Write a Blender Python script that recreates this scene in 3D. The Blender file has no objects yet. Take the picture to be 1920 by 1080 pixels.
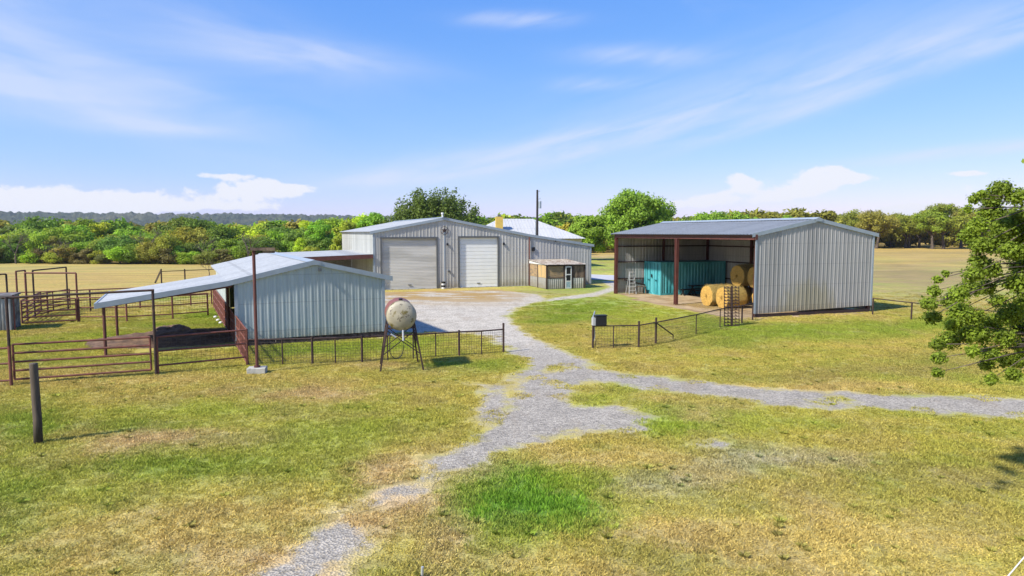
import bpy, math, random
import numpy as np
from mathutils import Vector, Matrix
S = bpy.context.scene
C = S.collection
R = math.radians
# ---------------------------------------------------------------- camera
FPX, HCAM = 1280.0, 4.9
PITCH = math.atan(104 / FPX)
cp, sp = math.cos(PITCH), math.sin(PITCH)
cd = bpy.data.cameras.new('camera'); cam = bpy.data.objects.new('camera', cd); C.objects.link(cam)
cd.sensor_width = 36; cd.lens = 36 * FPX / 1920; cd.clip_start = 0.1; cd.clip_end = 12000
cam.location = (0, 0, HCAM); cam.rotation_euler = (math.pi / 2 - PITCH, 0, 0)
S.camera = cam
S.render.resolution_x = 1920; S.render.resolution_y = 1080
# ---------------------------------------------------------------- light
SUN_EL = R(43)
SX, SY = -0.82, -0.57                      # horizontal direction towards the sun
_n = math.hypot(SX, SY); SX /= _n; SY /= _n
sd = bpy.data.lights.new('sun', 'SUN'); sd.energy = 4.2; sd.angle = R(3); sd.color = (1.0, 0.95, 0.86)
so = bpy.data.objects.new('sun', sd); C.objects.link(so)
ts = Vector((SX * math.cos(SUN_EL), SY * math.cos(SUN_EL), math.sin(SUN_EL)))
so.rotation_euler = ts.to_track_quat('Z', 'Y').to_euler(); so.location = (-30, -20, 60)
S.view_settings.view_transform = 'Standard'; S.view_settings.look = 'None'; S.view_settings.gamma = 1
EXPO = 0.9
S.view_settings.exposure = EXPO
SKY_STR = 0.10

def ray(px, py):
    x = (px - 960) / FPX; y = -(py - 540) / FPX
    return np.array([x, cp + y * sp, -sp + y * cp])
def G(px, py, z=0.0):
    d = ray(px, py); t = (z - HCAM) / d[2]
    return np.array([d[0] * t, d[1] * t])
def P(px, py, Y):
    d = ray(px, py); t = Y / d[1]
    return np.array([d[0] * t, Y, HCAM + d[2] * t])
def proj(X, Y, Z):
    w = Z - HCAM; zc = Y * cp - w * sp; yc = Y * sp + w * cp
    return 960 + FPX * X / zc, 540 - FPX * yc / zc
def zpx(Y, py):
    k = (540 - py) / FPX
    return HCAM + Y * (k * cp - sp) / (cp + k * sp)

# world: physical sky with thin cirrus and low cumulus, laid out by compass direction
W = bpy.data.worlds.new('World'); S.world = W; W.use_nodes = True
wn = W.node_tree; wn.nodes.clear(); WL = wn.links
def wnode(t, **kw):
    n = wn.nodes.new(t)
    for k, v in kw.items(): setattr(n, k, v)
    return n
def wmath(op, a, b=None, c=None, clamp=False):
    n = wnode('ShaderNodeMath', operation=op, use_clamp=clamp)
    for i, q in enumerate((a, b, c)):
        if q is None: continue
        if isinstance(q, (int, float)): n.inputs[i].default_value = q
        else: WL.new(q, n.inputs[i])
    return n.outputs[0]
out = wnode('ShaderNodeOutputWorld'); bg = wnode('ShaderNodeBackground'); bg.inputs[1].default_value = SKY_STR
WL.new(bg.outputs[0], out.inputs[0])
sky = wnode('ShaderNodeTexSky', sky_type='NISHITA'); sky.sun_disc = False
sky.sun_elevation = SUN_EL; sky.sun_rotation = math.atan2(SX, SY)
sky.altitude = 100; sky.air_density = 1.0; sky.dust_density = 0.3; sky.ozone_density = 6.0
tc = wnode('ShaderNodeTexCoord')
sep = wnode('ShaderNodeSeparateXYZ'); WL.new(tc.outputs['Generated'], sep.inputs[0])
dx, dy, dz = sep.outputs
AZ = wmath('ARCTAN2', dx, dy); EL = wmath('ARCSINE', dz)
def azel(px, py):
    d = ray(px, py); d = d / np.linalg.norm(d)
    return math.atan2(d[0], d[1]), math.asin(d[2])
# warped coordinates for ragged edges
wv = wnode('ShaderNodeCombineXYZ'); WL.new(AZ, wv.inputs[0]); WL.new(EL, wv.inputs[1])
def wnoise(scale, detail=6, rough=.55, sx=1, sy=1, rot=0, dist=0.0, seed=0):
    m = wnode('ShaderNodeMapping'); m.vector_type = 'TEXTURE'
    m.inputs['Rotation'].default_value = (0, 0, rot)
    m.inputs['Scale'].default_value = (sx, sy, 1); m.inputs['Location'].default_value = (seed * 1.37, seed * .71, 0)
    WL.new(wv.outputs[0], m.inputs[0])
    n = wnode('ShaderNodeTexNoise'); n.inputs['Scale'].default_value = scale; n.inputs['Detail'].default_value = detail
    n.inputs['Roughness'].default_value = rough; n.inputs['Distortion'].default_value = dist
    WL.new(m.outputs[0], n.inputs['Vector']); return n.outputs['Fac']
def wblob(px, py, rx, ry, rot=0):
    a0, e0 = azel(px, py); ca, sa = math.cos(rot), math.sin(rot)
    ax = wmath('SUBTRACT', AZ, a0); ey = wmath('SUBTRACT', EL, e0)
    u = wmath('MULTIPLY', wmath('ADD', wmath('MULTIPLY', ax, ca), wmath('MULTIPLY', ey, sa)), FPX / rx)
    v = wmath('MULTIPLY', wmath('SUBTRACT', wmath('MULTIPLY', ey, ca), wmath('MULTIPLY', ax, sa)), FPX / ry)
    q = wmath('ADD', wmath('MULTIPLY', u, u), wmath('MULTIPLY', v, v))
    return wmath('POWER', 2.718, wmath('MULTIPLY', q, -1.0))
def wsum(l):
    s = l[0]
    for q in l[1:]: s = wmath('ADD', s, q)
    return s
def ramp(v, a, b):
    n = wnode('ShaderNodeMapRange', interpolation_type='SMOOTHSTEP'); WL.new(v, n.inputs[0])
    n.inputs[1].default_value = a; n.inputs[2].default_value = b; return n.outputs[0]
n1 = wnoise(3.4, 8, .52, 1.0, .24, R(-8), .6, 1)
n2 = wnoise(5.5, 8, .58, 1.0, .16, R(15), .4, 2)
ci_l = wsum([wblob(90, 130, 330, 70, R(-12)), wmath('MULTIPLY', wblob(250, 150, 200, 26, R(-14)), .6),
             wmath('MULTIPLY', wblob(560, 95, 190, 24, R(-5)), 1.0), wmath('MULTIPLY', wblob(430, 60, 260, 50, R(-14)), .55),
             wmath('MULTIPLY', wblob(90, 168, 260, 13, R(2)), .9), wmath('MULTIPLY', wblob(200, 30, 300, 40, R(-6)), .6), wmath('MULTIPLY', wblob(290, 240, 120, 12), .5),
             wmath('MULTIPLY', wblob(120, 215, 260, 18), .35)])
ci_r = wsum([wmath('MULTIPLY', wblob(1660, 155, 330, 14, R(15)), .95), wmath('MULTIPLY', wblob(1330, 215, 330, 30, R(13)), .75), wmath('MULTIPLY', wblob(1040, 275, 240, 24, R(9)), 1.0),
             wmath('MULTIPLY', wblob(1480, 120, 420, 60, R(12)), .42), wmath('MULTIPLY', wblob(1200, 105, 110, 16, R(-3)), 1.0), wmath('MULTIPLY', wblob(1120, 157, 70, 12), .9),
             wmath('MULTIPLY', wblob(970, 36, 90, 12), 1.1), wmath('MULTIPLY', wblob(1800, 285, 170, 10, R(4)), 1.2),
             wmath('MULTIPLY', wblob(740, 335, 150, 14, R(4)), .9), wmath('MULTIPLY', wblob(880, 305, 160, 22, R(6)), .7), wmath('MULTIPLY', wblob(1820, 60, 200, 26, R(12)), .6)])
cirrus = wmath('ADD', wmath('MULTIPLY', wmath('MINIMUM', ci_l, 1.2), ramp(n1, .12, .78)),
               wmath('MULTIPLY', wmath('MINIMUM', ci_r, 1.1), ramp(n2, .14, .76)), clamp=True)
n3 = wnoise(26, 9, .62, 1.0, .8, 0, .3, 3)
n4 = wnoise(60, 6, .6, 1.0, .55, 0, .2, 5)
cu = wsum([wblob(15, 375, 50, 15), wblob(60, 384, 80, 16), wblob(130, 378, 50, 16), wblob(225, 374, 60, 20), wblob(265, 388, 60, 12), wmath('MULTIPLY', wblob(420, 388, 110, 8), .9), wblob(450, 368, 90, 15), wblob(540, 356, 50, 9), wblob(430, 330, 70, 7),
           wblob(490, 345, 60, 9), wblob(1290, 382, 70, 10, R(4)), wblob(1370, 362, 60, 13, R(14)), wblob(1388, 336, 28, 12), wblob(1470, 366, 70, 12, R(10)), wblob(1530, 340, 60, 18, R(6)), wblob(1545, 322, 34, 10), wblob(1600, 334, 40, 8),
           wblob(1690, 395, 36, 11), wblob(1730, 392, 26, 9), wblob(1810, 325, 30, 5), wblob(1895, 378, 50, 12), wmath('MULTIPLY', wblob(2300, 355, 400, 30), .8),
           wmath('MULTIPLY', wblob(-500, 355, 400, 30), .8)])
nn = wmath('ADD', wmath('MULTIPLY', wmath('SUBTRACT', n3, .5), 2.0), wmath('MULTIPLY', wmath('SUBTRACT', n4, .5), .8))
cum = ramp(wmath('ADD', wmath('MINIMUM', cu, 1.15), nn), .48, .92)
# a faint general veil elsewhere in the sky so that other views are not empty
veil = wmath('MULTIPLY', ramp(n1, .55, .85), .12)
# mild colour grade of the physical sky, channel by channel
ksc = SKY_STR * 2 ** EXPO
sc_ = wnode('ShaderNodeSeparateColor'); WL.new(sky.outputs[0], sc_.inputs[0]); cc_ = wnode('ShaderNodeCombineColor')
for i_, (ga_, ka_) in enumerate(((1.12, .86), (.73, .745), (.25, 1.02))):
    WL.new(wmath('MULTIPLY', wmath('POWER', wmath('MULTIPLY', sc_.outputs[i_], ksc), ga_), ka_ / ksc), cc_.inputs[i_])
skyc = cc_.outputs[0]
kw = 0.95 / (SKY_STR * 2 ** EXPO)
def wmix(f, a, b):
    n = wnode('ShaderNodeMix', data_type='RGBA'); WL.new(f, n.inputs[0])
    WL.new(a, n.inputs[6]) if not isinstance(a, tuple) else setattr(n.inputs[6], 'default_value', a)
    WL.new(b, n.inputs[7]) if not isinstance(b, tuple) else setattr(n.inputs[7], 'default_value', b)
    return n.outputs[2]
c1 = wmix(wmath('MULTIPLY', wmath('ADD', cirrus, veil, clamp=True), .66), skyc, (kw * .80, kw * .86, kw * 1.06, 1))
c2 = wmix(wmath('MULTIPLY', cum, .88), c1, (kw * .97, kw * .98, kw * 1.05, 1))
WL.new(c2, bg.inputs[0])

# ---------------------------------------------------------------- helpers
rng = np.random.default_rng(7)
random.seed(7)
def lin(c):
    c = c / 255.0
    return c / 12.92 if c <= .04045 else ((c + .055) / 1.055) ** 2.4
def K(r, g, b, s=.6):
    return (lin(r) * s, lin(g) * s, lin(b) * s, 1)
def KW(r, g, b, s=.6):     # greys of the metal sheets, a little warm
    return (lin(r) * s, lin(g) * s * .955, lin(b) * s * .86, 1)
def sm(a, b, x):
    t = np.clip((x - a) / (b - a), 0, 1); return t * t * (3 - 2 * t)
_perm = np.random.default_rng(3).random((256, 256))
def vnoise(x, y):
    x = np.asarray(x, float); y = np.asarray(y, float)
    xi = np.floor(x).astype(int); yi = np.floor(y).astype(int); fx = x - xi; fy = y - yi
    fx = fx * fx * (3 - 2 * fx); fy = fy * fy * (3 - 2 * fy)
    a = _perm[xi & 255, yi & 255]; b = _perm[(xi + 1) & 255, yi & 255]; c = _perm[xi & 255, (yi + 1) & 255]; d = _perm[(xi + 1) & 255, (yi + 1) & 255]
    return (a * (1 - fx) + b * fx) * (1 - fy) + (c * (1 - fx) + d * fx) * fy
def fbm(x, y, o=4):
    s = 0; a = 1; t = 0
    for i in range(o):
        s = s + a * vnoise(x * 2 ** i + 17.3 * i, y * 2 ** i + 9.1 * i); t += a; a *= .5
    return s / t - .5

class MB:
    def __init__(s): s.v = []; s.f = []
    def add(s, vs, fs):
        o = len(s.v); s.v += [tuple(map(float, q)) for q in vs]; s.f += [tuple(o + i for i in f) for f in fs]; return s
    def box(s, x0, x1, y0, y1, z0, z1):
        return s.add([(x0, y0, z0), (x1, y0, z0), (x1, y1, z0), (x0, y1, z0), (x0, y0, z1), (x1, y0, z1), (x1, y1, z1), (x0, y1, z1)],
                     [(0, 3, 2, 1), (4, 5, 6, 7), (0, 1, 5, 4), (1, 2, 6, 5), (2, 3, 7, 6), (3, 0, 4, 7)])
    def beam(s, p, q, w, h, up=(0, 0, 1)):
        p = Vector(p); q = Vector(q); d = (q - p).normalized(); u = Vector(up)
        if abs(d.dot(u)) > .98: u = Vector((0, 1, 0))
        a = d.cross(u).normalized() * w / 2; b = a.cross(d).normalized() * h / 2
        vs = [p - a - b, p + a - b, p + a + b, p - a + b, q - a - b, q + a - b, q + a + b, q - a + b]
        return s.add(vs, [(0, 3, 2, 1), (4, 5, 6, 7), (0, 1, 5, 4), (1, 2, 6, 5), (2, 3, 7, 6), (3, 0, 4, 7)])
    def tube(s, pts, r, n=8, cap=True):
        pts = [Vector(p) for p in pts]; m = len(pts)
        rs = r if isinstance(r, (list, tuple)) else [r] * m
        vs = []; fs = []
        ref = Vector((0, 0, 1)) if abs((pts[-1] - pts[0]).normalized().z) < .9 else Vector((1, 0, 0))
        for i, p in enumerate(pts):
            d = (pts[min(i + 1, m - 1)] - pts[max(i - 1, 0)]).normalized()
            a = d.cross(ref).normalized(); b = d.cross(a)
            for k in range(n):
                t = 2 * math.pi * k / n; vs.append(p + (a * math.cos(t) + b * math.sin(t)) * rs[i])
        for i in range(m - 1):
            for k in range(n):
                k2 = (k + 1) % n; fs.append((i * n + k, i * n + k2, (i + 1) * n + k2, (i + 1) * n + k))
        if cap: fs.append(tuple(range(n))[::-1]); fs.append(tuple((m - 1) * n + k for k in range(n)))
        return s.add(vs, fs)
    def lathe(s, prof, axis_p, axis_d, n=24):
        d = Vector(axis_d).normalized(); ref = Vector((0, 0, 1)) if abs(d.z) < .9 else Vector((1, 0, 0))
        a = d.cross(ref).normalized(); b = d.cross(a); p0 = Vector(axis_p); vs = []; fs = []
        for (h, r) in prof:
            for k in range(n):
                t = 2 * math.pi * k / n; vs.append(p0 + d * h + (a * math.cos(t) + b * math.sin(t)) * r)
        for i in range(len(prof) - 1):
            for k in range(n):
                k2 = (k + 1) % n; fs.append((i * n + k, i * n + k2, (i + 1) * n + k2, (i + 1) * n + k))
        return s.add(vs, fs)
    def split(s):
        par = list(range(len(s.v)))
        def find(a):
            while par[a] != a: par[a] = par[par[a]]; a = par[a]
            return a
        for f in s.f:
            for k in f[1:]: par[find(k)] = find(f[0])
        comp = {}
        for f in s.f: comp.setdefault(find(f[0]), []).append(f)
        res = []
        for fs in comp.values():
            q = MB(); mp = {}
            for f in fs:
                for k in f:
                    if k not in mp: mp[k] = len(q.v); q.v.append(s.v[k])
                q.f.append(tuple(mp[k] for k in f))
            res.append(q)
        return res
    def build(s, name, m, parent=None, smooth=False, label=None, bevel=0):
        if name in ('corner_trim', 'lower_sheet', 'side_sheet', 'front_sheet', 'front_rail', 'door_frame', 'window_frame', 'rear_rail', 'fascia', 'ridge_cap', 'cradle_bar', 'cross_brace', 'leg_frame', 'porch_post', 'frame_bar', 'rafter') and parent is not None:
            ps = s.split()
            if len(ps) > 1:
                o = None
                for p_ in ps: o2 = p_.build(name, m, parent, smooth, label, bevel); o = o or o2
                return o
        me = bpy.data.meshes.new(name); me.from_pydata(s.v, [], s.f); me.update()
        me.materials.append(m)
        if smooth: me.polygons.foreach_set('use_smooth', [True] * len(me.polygons))
        o = bpy.data.objects.new(name, me); C.objects.link(o)
        if parent is not None: o.parent = parent
        if label: o['label'] = label
        if bevel:
            b = o.modifiers.new('bevel', 'BEVEL'); b.width = bevel; b.segments = 2; b.limit_method = 'ANGLE'
        return o
def mesh_np(name, V, F, m, smooth=False):
    V = np.asarray(V, np.float32); F = np.asarray(F, np.int32); k = F.shape[1]
    me = bpy.data.meshes.new(name); me.vertices.add(len(V)); me.vertices.foreach_set('co', V.ravel())
    me.loops.add(F.size); me.loops.foreach_set('vertex_index', F.ravel())
    me.polygons.add(len(F)); me.polygons.foreach_set('loop_start', np.arange(0, F.size, k, dtype=np.int32))
    me.polygons.foreach_set('loop_total', np.full(len(F), k, np.int32))
    if smooth: me.polygons.foreach_set('use_smooth', np.ones(len(F), bool))
    me.update(calc_edges=True); me.validate(); me.materials.append(m); return me
def setcol(me, name, A):
    a = me.attributes.new(name, 'FLOAT_COLOR', 'POINT'); A = np.asarray(A, np.float32)
    if A.shape[1] == 3: A = np.hstack([A, np.ones((len(A), 1), np.float32)])
    a.data.foreach_set('color', A.ravel())
def link(name, me, parent=None):
    o = bpy.data.objects.new(name, me); C.objects.link(o)
    if parent is not None: o.parent = parent
    return o
def tag(o, label=None, cat=None, group=None, kind=None):
    if label: o['label'] = label
    if cat: o['category'] = cat
    if group: o['group'] = group
    if kind: o['kind'] = kind
    return o
def empty(name, loc=(0, 0, 0), rz=0, label=None, cat=None, group=None):
    o = bpy.data.objects.new(name, None); C.objects.link(o); o.location = loc; o.rotation_euler = (0, 0, rz); o.empty_display_size = .3
    return tag(o, label, cat, group)
def copy_tree(o, loc, rz=0, scale=None, label=None, color=None):
    c = o.copy(); C.objects.link(c); c.location = loc; c.rotation_euler = (0, 0, rz)
    if scale is not None: c.scale = scale
    if label: c['label'] = label
    for ch in list(o.children):
        k = ch.copy(); C.objects.link(k); k.parent = c
        if color and ch.name.startswith('crown'): k.color = color
        for g in list(ch.children):
            q = g.copy(); C.objects.link(q); q.parent = k
    return c

# ---------------------------------------------------------------- materials
class NT:
    def __init__(s, name):
        s.m = bpy.data.materials.new(name); s.m.use_nodes = True; s.t = s.m.node_tree; s.b = s.t.nodes['Principled BSDF']; s.L = s.t.links
    def n(s, t, **kw):
        q = s.t.nodes.new(t)
        for k, v in kw.items(): setattr(q, k, v)
        return q
    def put(s, sock, v):
        if isinstance(v, (int, float, tuple)): sock.default_value = v
        else: s.L.new(v, sock)
    def math(s, op, a, b=None, clamp=False):
        q = s.n('ShaderNodeMath', operation=op, use_clamp=clamp); s.put(q.inputs[0], a)
        if b is not None: s.put(q.inputs[1], b)
        return q.outputs[0]
    def coord(s, kind='Object', scale=(1, 1, 1), loc=(0, 0, 0)):
        if kind == 'Position': src = s.n('ShaderNodeNewGeometry').outputs['Position']
        else: src = s.n('ShaderNodeTexCoord').outputs[kind]
        m = s.n('ShaderNodeMapping'); s.L.new(src, m.inputs[0]); m.inputs['Scale'].default_value = scale; m.inputs['Location'].default_value = loc
        return m.outputs[0]
    def noise(s, vec, scale, detail=4, rough=.55, dist=0):
        q = s.n('ShaderNodeTexNoise'); s.L.new(vec, q.inputs['Vector']); q.inputs['Scale'].default_value = scale
        q.inputs['Detail'].default_value = detail; q.inputs['Roughness'].default_value = rough; q.inputs['Distortion'].default_value = dist
        return q.outputs['Fac']
    def ramp(s, v, a, b, lo=0., hi=1.):
        q = s.n('ShaderNodeMapRange', interpolation_type='SMOOTHSTEP'); s.put(q.inputs[0], v)
        q.inputs[1].default_value = a; q.inputs[2].default_value = b; q.inputs[3].default_value = lo; q.inputs[4].default_value = hi; return q.outputs[0]
    def mix(s, f, a, b, mode='MIX'):
        q = s.n('ShaderNodeMix', data_type='RGBA', blend_type=mode); s.put(q.inputs[0], f); s.put(q.inputs[6], a); s.put(q.inputs[7], b); return q.outputs[2]
    def vscale(s, col, f):
        q = s.n('ShaderNodeVectorMath', operation='SCALE'); s.put(q.inputs[0], col if not isinstance(col, tuple) else col[:3]); s.put(q.inputs['Scale'], f); return q.outputs[0]
    def bump(s, h, st=.3, dist=.02):
        q = s.n('ShaderNodeBump'); s.L.new(h, q.inputs['Height']); q.inputs['Strength'].default_value = st; q.inputs['Distance'].default_value = dist
        s.L.new(q.outputs[0], s.b.inputs['Normal'])
    def fin(s, col, rough=.7, metal=0.):
        s.put(s.b.inputs['Base Color'], col); s.put(s.b.inputs['Roughness'], rough); s.put(s.b.inputs['Metallic'], metal); return s.m
def simple(name, col, rough=.7, metal=0., var=.25, scale=6, col2=None, bump=0, sc=(1, 1, 1), th=(.45, .62)):
    t = NT(name); c = t.coord('Object', sc); n = t.noise(c, scale, 5, .6)
    k = t.vscale(col, t.ramp(n, .25, .75, 1 - var, 1 + var))
    if col2: k = t.mix(t.ramp(t.noise(t.coord('Object', sc, (7, 3, 1)), scale * .6, 6, .65), th[0], th[1]), k, col2)
    if bump: t.bump(t.noise(c, scale * 4, 5), .5, bump)
    return t.fin(k, rough, metal)
def siding(name, col, metal=.25, rough=.42, axis=0, stain=None, pw=.914, var=.10):
    t = NT(name); c = t.coord('Object'); s_ = t.n('ShaderNodeSeparateXYZ'); t.L.new(c, s_.inputs[0]); a = s_.outputs[axis]
    fl = t.math('FLOOR', t.math('DIVIDE', a, pw)); wn_ = t.n('ShaderNodeTexWhiteNoise', noise_dimensions='1D'); t.L.new(fl, wn_.inputs['W'])
    tone = t.ramp(wn_.outputs['Value'], 0, 1, 1 - var, 1 + var)
    sc = [3, 3, .25] if axis < 2 else [1, 1, 3]
    st = t.ramp(t.noise(t.coord('Object', tuple(sc)), 1.6, 6, .6), .3, .75, 1.06, .86)
    k = t.vscale(t.vscale(col, tone), st)
    if stain:
        (cx, cz, rx, rz, sc_) = stain
        u = t.math('DIVIDE', t.math('SUBTRACT', s_.outputs[0], cx), rx); v = t.math('DIVIDE', t.math('SUBTRACT', s_.outputs[2], cz), rz)
        q = t.math('ADD', t.math('MULTIPLY', u, u), t.math('MULTIPLY', v, v))
        w = t.math('ADD', q, t.math('MULTIPLY', t.math('SUBTRACT', t.noise(t.coord('Object', (2, 2, .8)), 1.5, 5), .5), 1.6))
        k = t.mix(t.ramp(w, .3, 1.2, .55, 0), k, sc_)
    if axis < 2 and not metal > .4:
        sp_ = t.math('ADD', s_.outputs[2], t.math('MULTIPLY', t.math('SUBTRACT', t.noise(c, 2.2, 6, .7), .5), 1.1)); k = t.mix(t.ramp(sp_, .15, .75, .5, 0), k, K(150, 134, 108, .6))
        ln = t.math('ABSOLUTE', t.math('SUBTRACT', t.math('FRACT', t.math('DIVIDE', s_.outputs[2], 1.22)), .5)); k = t.mix(t.ramp(ln, .012, .02, .22, 0), k, K(110, 108, 104, .6))
        rs = t.ramp(t.noise(t.coord('Object', (2.2, 2.2, .3), (5, 5, 2)), 1.3, 7, .7), .62, .74, 0, .35); k = t.mix(rs, k, K(142, 122, 100, .6))
    spk = t.noise(c, 60, 3)
    return t.fin(k, t.ramp(spk, .3, .7, rough - .06, rough + .1), metal)

M = {}
M['sid_barn'] = siding('galvanised_siding', KW(205, 206, 208, .74))
M['sid_left'] = siding('pale_blue_siding', KW(184, 198, 206, .88))
M['sid_shed'] = siding('weathered_galvanised_siding', KW(190, 191, 196, .68), stain=(3.9, .3, 2.4, 1.9, K(170, 160, 120, .7)))
M['sid_in'] = siding('interior_sheet', KW(188, 190, 194, .75))
M['roof'] = siding('roof_sheet', KW(214, 220, 226, .66), metal=.25, rough=.38, axis=1, var=.05)
M['roof_shed'] = siding('shed_roof_sheet', KW(182, 190, 200, .52), metal=.3, rough=.4, axis=1, var=.05)
M['roof_white'] = siding('white_roof_sheet', KW(226, 230, 236, .6), metal=0, rough=.4, axis=0, var=.03)
M['trim'] = simple('grey_trim', K(168, 178, 185, .8), .45, .2, .08, 3)
M['trimdark'] = simple('dark_trim', K(120, 122, 122, .6), .5, .2, .1, 3)
M['rustred'] = simple('red_oxide_steel', K(112, 62, 54, .6), .65, 0, .25, 2.5)
M['rust'] = simple('rusty_pipe', K(122, 70, 58, .75), .75, 0, .35, 5, K(120, 80, 62, .55), 0, th=(.5, .7))
M['rustdark'] = simple('dark_rusty_pipe', K(70, 50, 44, .6), .75, 0, .35, 5, K(110, 72, 56, .5), 0, th=(.52, .72))
M['wire'] = simple('weathered_wire', K(110, 100, 92, .6), .6, .3, .2, 5)
M['door_grey'] = simple('grey_shutter_paint', KW(222, 222, 220, .8), .6, 0, .06, 1.2, KW(205, 205, 202, .75), 0, (.2, 1, 2))
M['door_white'] = simple('white_shutter_paint', KW(246, 250, 254, .85), .42, 0, .04, 1.2)
M['concrete'] = simple('weathered_concrete', K(205, 202, 190, .62), .9, 0, .2, 5, K(150, 146, 130, .6), .01)
M['stone'] = simple('stone_footing', K(105, 90, 85, .55), .9, 0, .45, 9, K(70, 55, 50, .5), .03)
M['wood'] = simple('weathered_wood', K(112, 98, 84, .6), .9, 0, .35, 7, K(70, 62, 54, .6), .01, (1, 1, .12))
M['oldwood'] = simple('old_pale_wood', K(150, 128, 108, .6), .9, 0, .3, 6, K(96, 80, 68, .6), .005, (1, 1, .3))
M['darkwood'] = simple('dark_brown_timber', K(78, 60, 50, .6), .85, 0, .3, 6, None, .004)
M['black'] = simple('black_paint', K(30, 30, 32, .7), .5, 0, .2, 6)
M['white'] = simple('white_paint', K(225, 225, 222, .8), .5, 0, .1, 5)
M['alu'] = simple('aluminium', K(205, 207, 208, .8), .4, .4, .1, 5)
M['teal'] = simple('turquoise_container_paint', K(96, 190, 198, .72), .5, 0, .12, 1.5, K(50, 150, 160, .7), 0, (1, 1, .3))
M['tealdark'] = simple('teal_paint', K(40, 130, 140, .7), .5, 0, .12, 2)
M['yellow'] = simple('yellow_render', K(225, 190, 90, .7), .8, 0, .1, 3)
M['housewall'] = simple('cream_wall', K(215, 205, 180, .7), .8, 0, .1, 3)
M['glass'] = simple('dark_glass', K(40, 45, 50, .5), .1, 0, .1, 3)
M['tan_screen'] = simple('tan_fibreglass_sheet', K(178, 150, 112, .7), .7, 0, .18, 3, K(140, 125, 105, .7), 0, (1, 1, 3))
M['tan_light'] = simple('amber_fibreglass_sheet', K(205, 172, 118, .8), .6, 0, .2, 3, K(165, 150, 120, .7), 0, (4, 4, .4))
M['skin'] = simple('dull_galvanised_sheet', K(165, 168, 168, .75), .5, .2, .15, 3, K(140, 138, 132, .7), 0, (2, 2, .4))
M['dung'] = simple('dark_dung', K(104, 80, 64, .75), .95, 0, .5, 4, K(140, 110, 84, .65), .06)
M['bark'] = simple('grey_bark', K(120, 106, 94, .55), .95, 0, .35, 5, K(80, 70, 60, .5), .03, (1, 1, .3))
M['cable'] = simple('pale_cable', K(215, 215, 215, .8), .5, .1, .05, 5)
def hay(name, base):
    t = NT(name); c = t.coord('Object'); k = t.mix(t.ramp(t.noise(c, 7, 6, .7), .3, .7), base, tuple(q * .72 for q in base[:3]) + (1,))
    f = t.noise(t.coord('Object', (1, 1, 1)), 60, 3, .7); k = t.vscale(k, t.ramp(f, .3, .7, .5, 1.4)); t.bump(f, 1, .06); return t.fin(k, .95)
M['hayend'] = hay('hay_bale_end', K(222, 176, 86, .9)); M['hayside'] = hay('hay_bale_side', K(200, 172, 96, .78))
def tank_mat(name, base, spots, rt, thr):
    t = NT(name); c = t.coord('Object'); k = t.vscale(base, t.ramp(t.noise(c, 3, 5), .3, .7, .85, 1.1))
    k = t.mix(t.ramp(t.noise(t.coord('Object', (1, 1, 1), (3, 1, 4)), 3.2, 7, .65), thr, thr + .1), k, spots)
    k = t.mix(t.ramp(t.noise(t.coord('Object', (1, 1, 1), (9, 5, 2)), 5.5, 6, .7), thr + .03, thr + .1), k, rt); return t.fin(k, .55)
M['tank_end'] = tank_mat('chipped_white_tank_paint', K(202, 192, 165, .6), K(150, 135, 70, .5), K(80, 62, 48, .5), .55)
M['tank_side'] = tank_mat('faded_red_tank_paint', K(160, 96, 78, .55), K(190, 170, 150, .62), K(120, 62, 48, .6), .56)

def leafmat(name, instancer=False, tr=.4):
    t = NT(name)
    if instancer:
        a = t.n('ShaderNodeAttribute', attribute_type='INSTANCER', attribute_name='tint'); base = a.outputs['Color']
    else:
        oi = t.n('ShaderNodeObjectInfo'); base = oi.outputs['Color']
    lv = t.n('ShaderNodeAttribute', attribute_name='lv'); f = t.ramp(lv.outputs['Fac'], 0, 1, .65, 1.45)
    k = t.vscale(base, f); k = t.mix(t.ramp(t.noise(t.coord('Object'), .45, 3), .35, .65, 0, .5), k, t.vscale(k, 1.35))
    t.fin(k, .6); t.b.inputs['Specular IOR Level'].default_value = .25
    tl = t.n('ShaderNodeBsdfTranslucent'); hs_ = t.n('ShaderNodeHueSaturation'); hs_.inputs['Value'].default_value = 1.3; t.L.new(k, hs_.inputs['Color'])
    t.L.new(hs_.outputs[0], tl.inputs[0]); mx = t.n('ShaderNodeMixShader'); mx.inputs[0].default_value = tr
    t.L.new(t.b.outputs[0], mx.inputs[1]); t.L.new(tl.outputs[0], mx.inputs[2]); t.L.new(mx.outputs[0], t.t.nodes['Material Output'].inputs[0])
    return t.m
M['leaf'] = leafmat('foliage'); M['leaf_i'] = leafmat('woodland_foliage', True)

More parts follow.
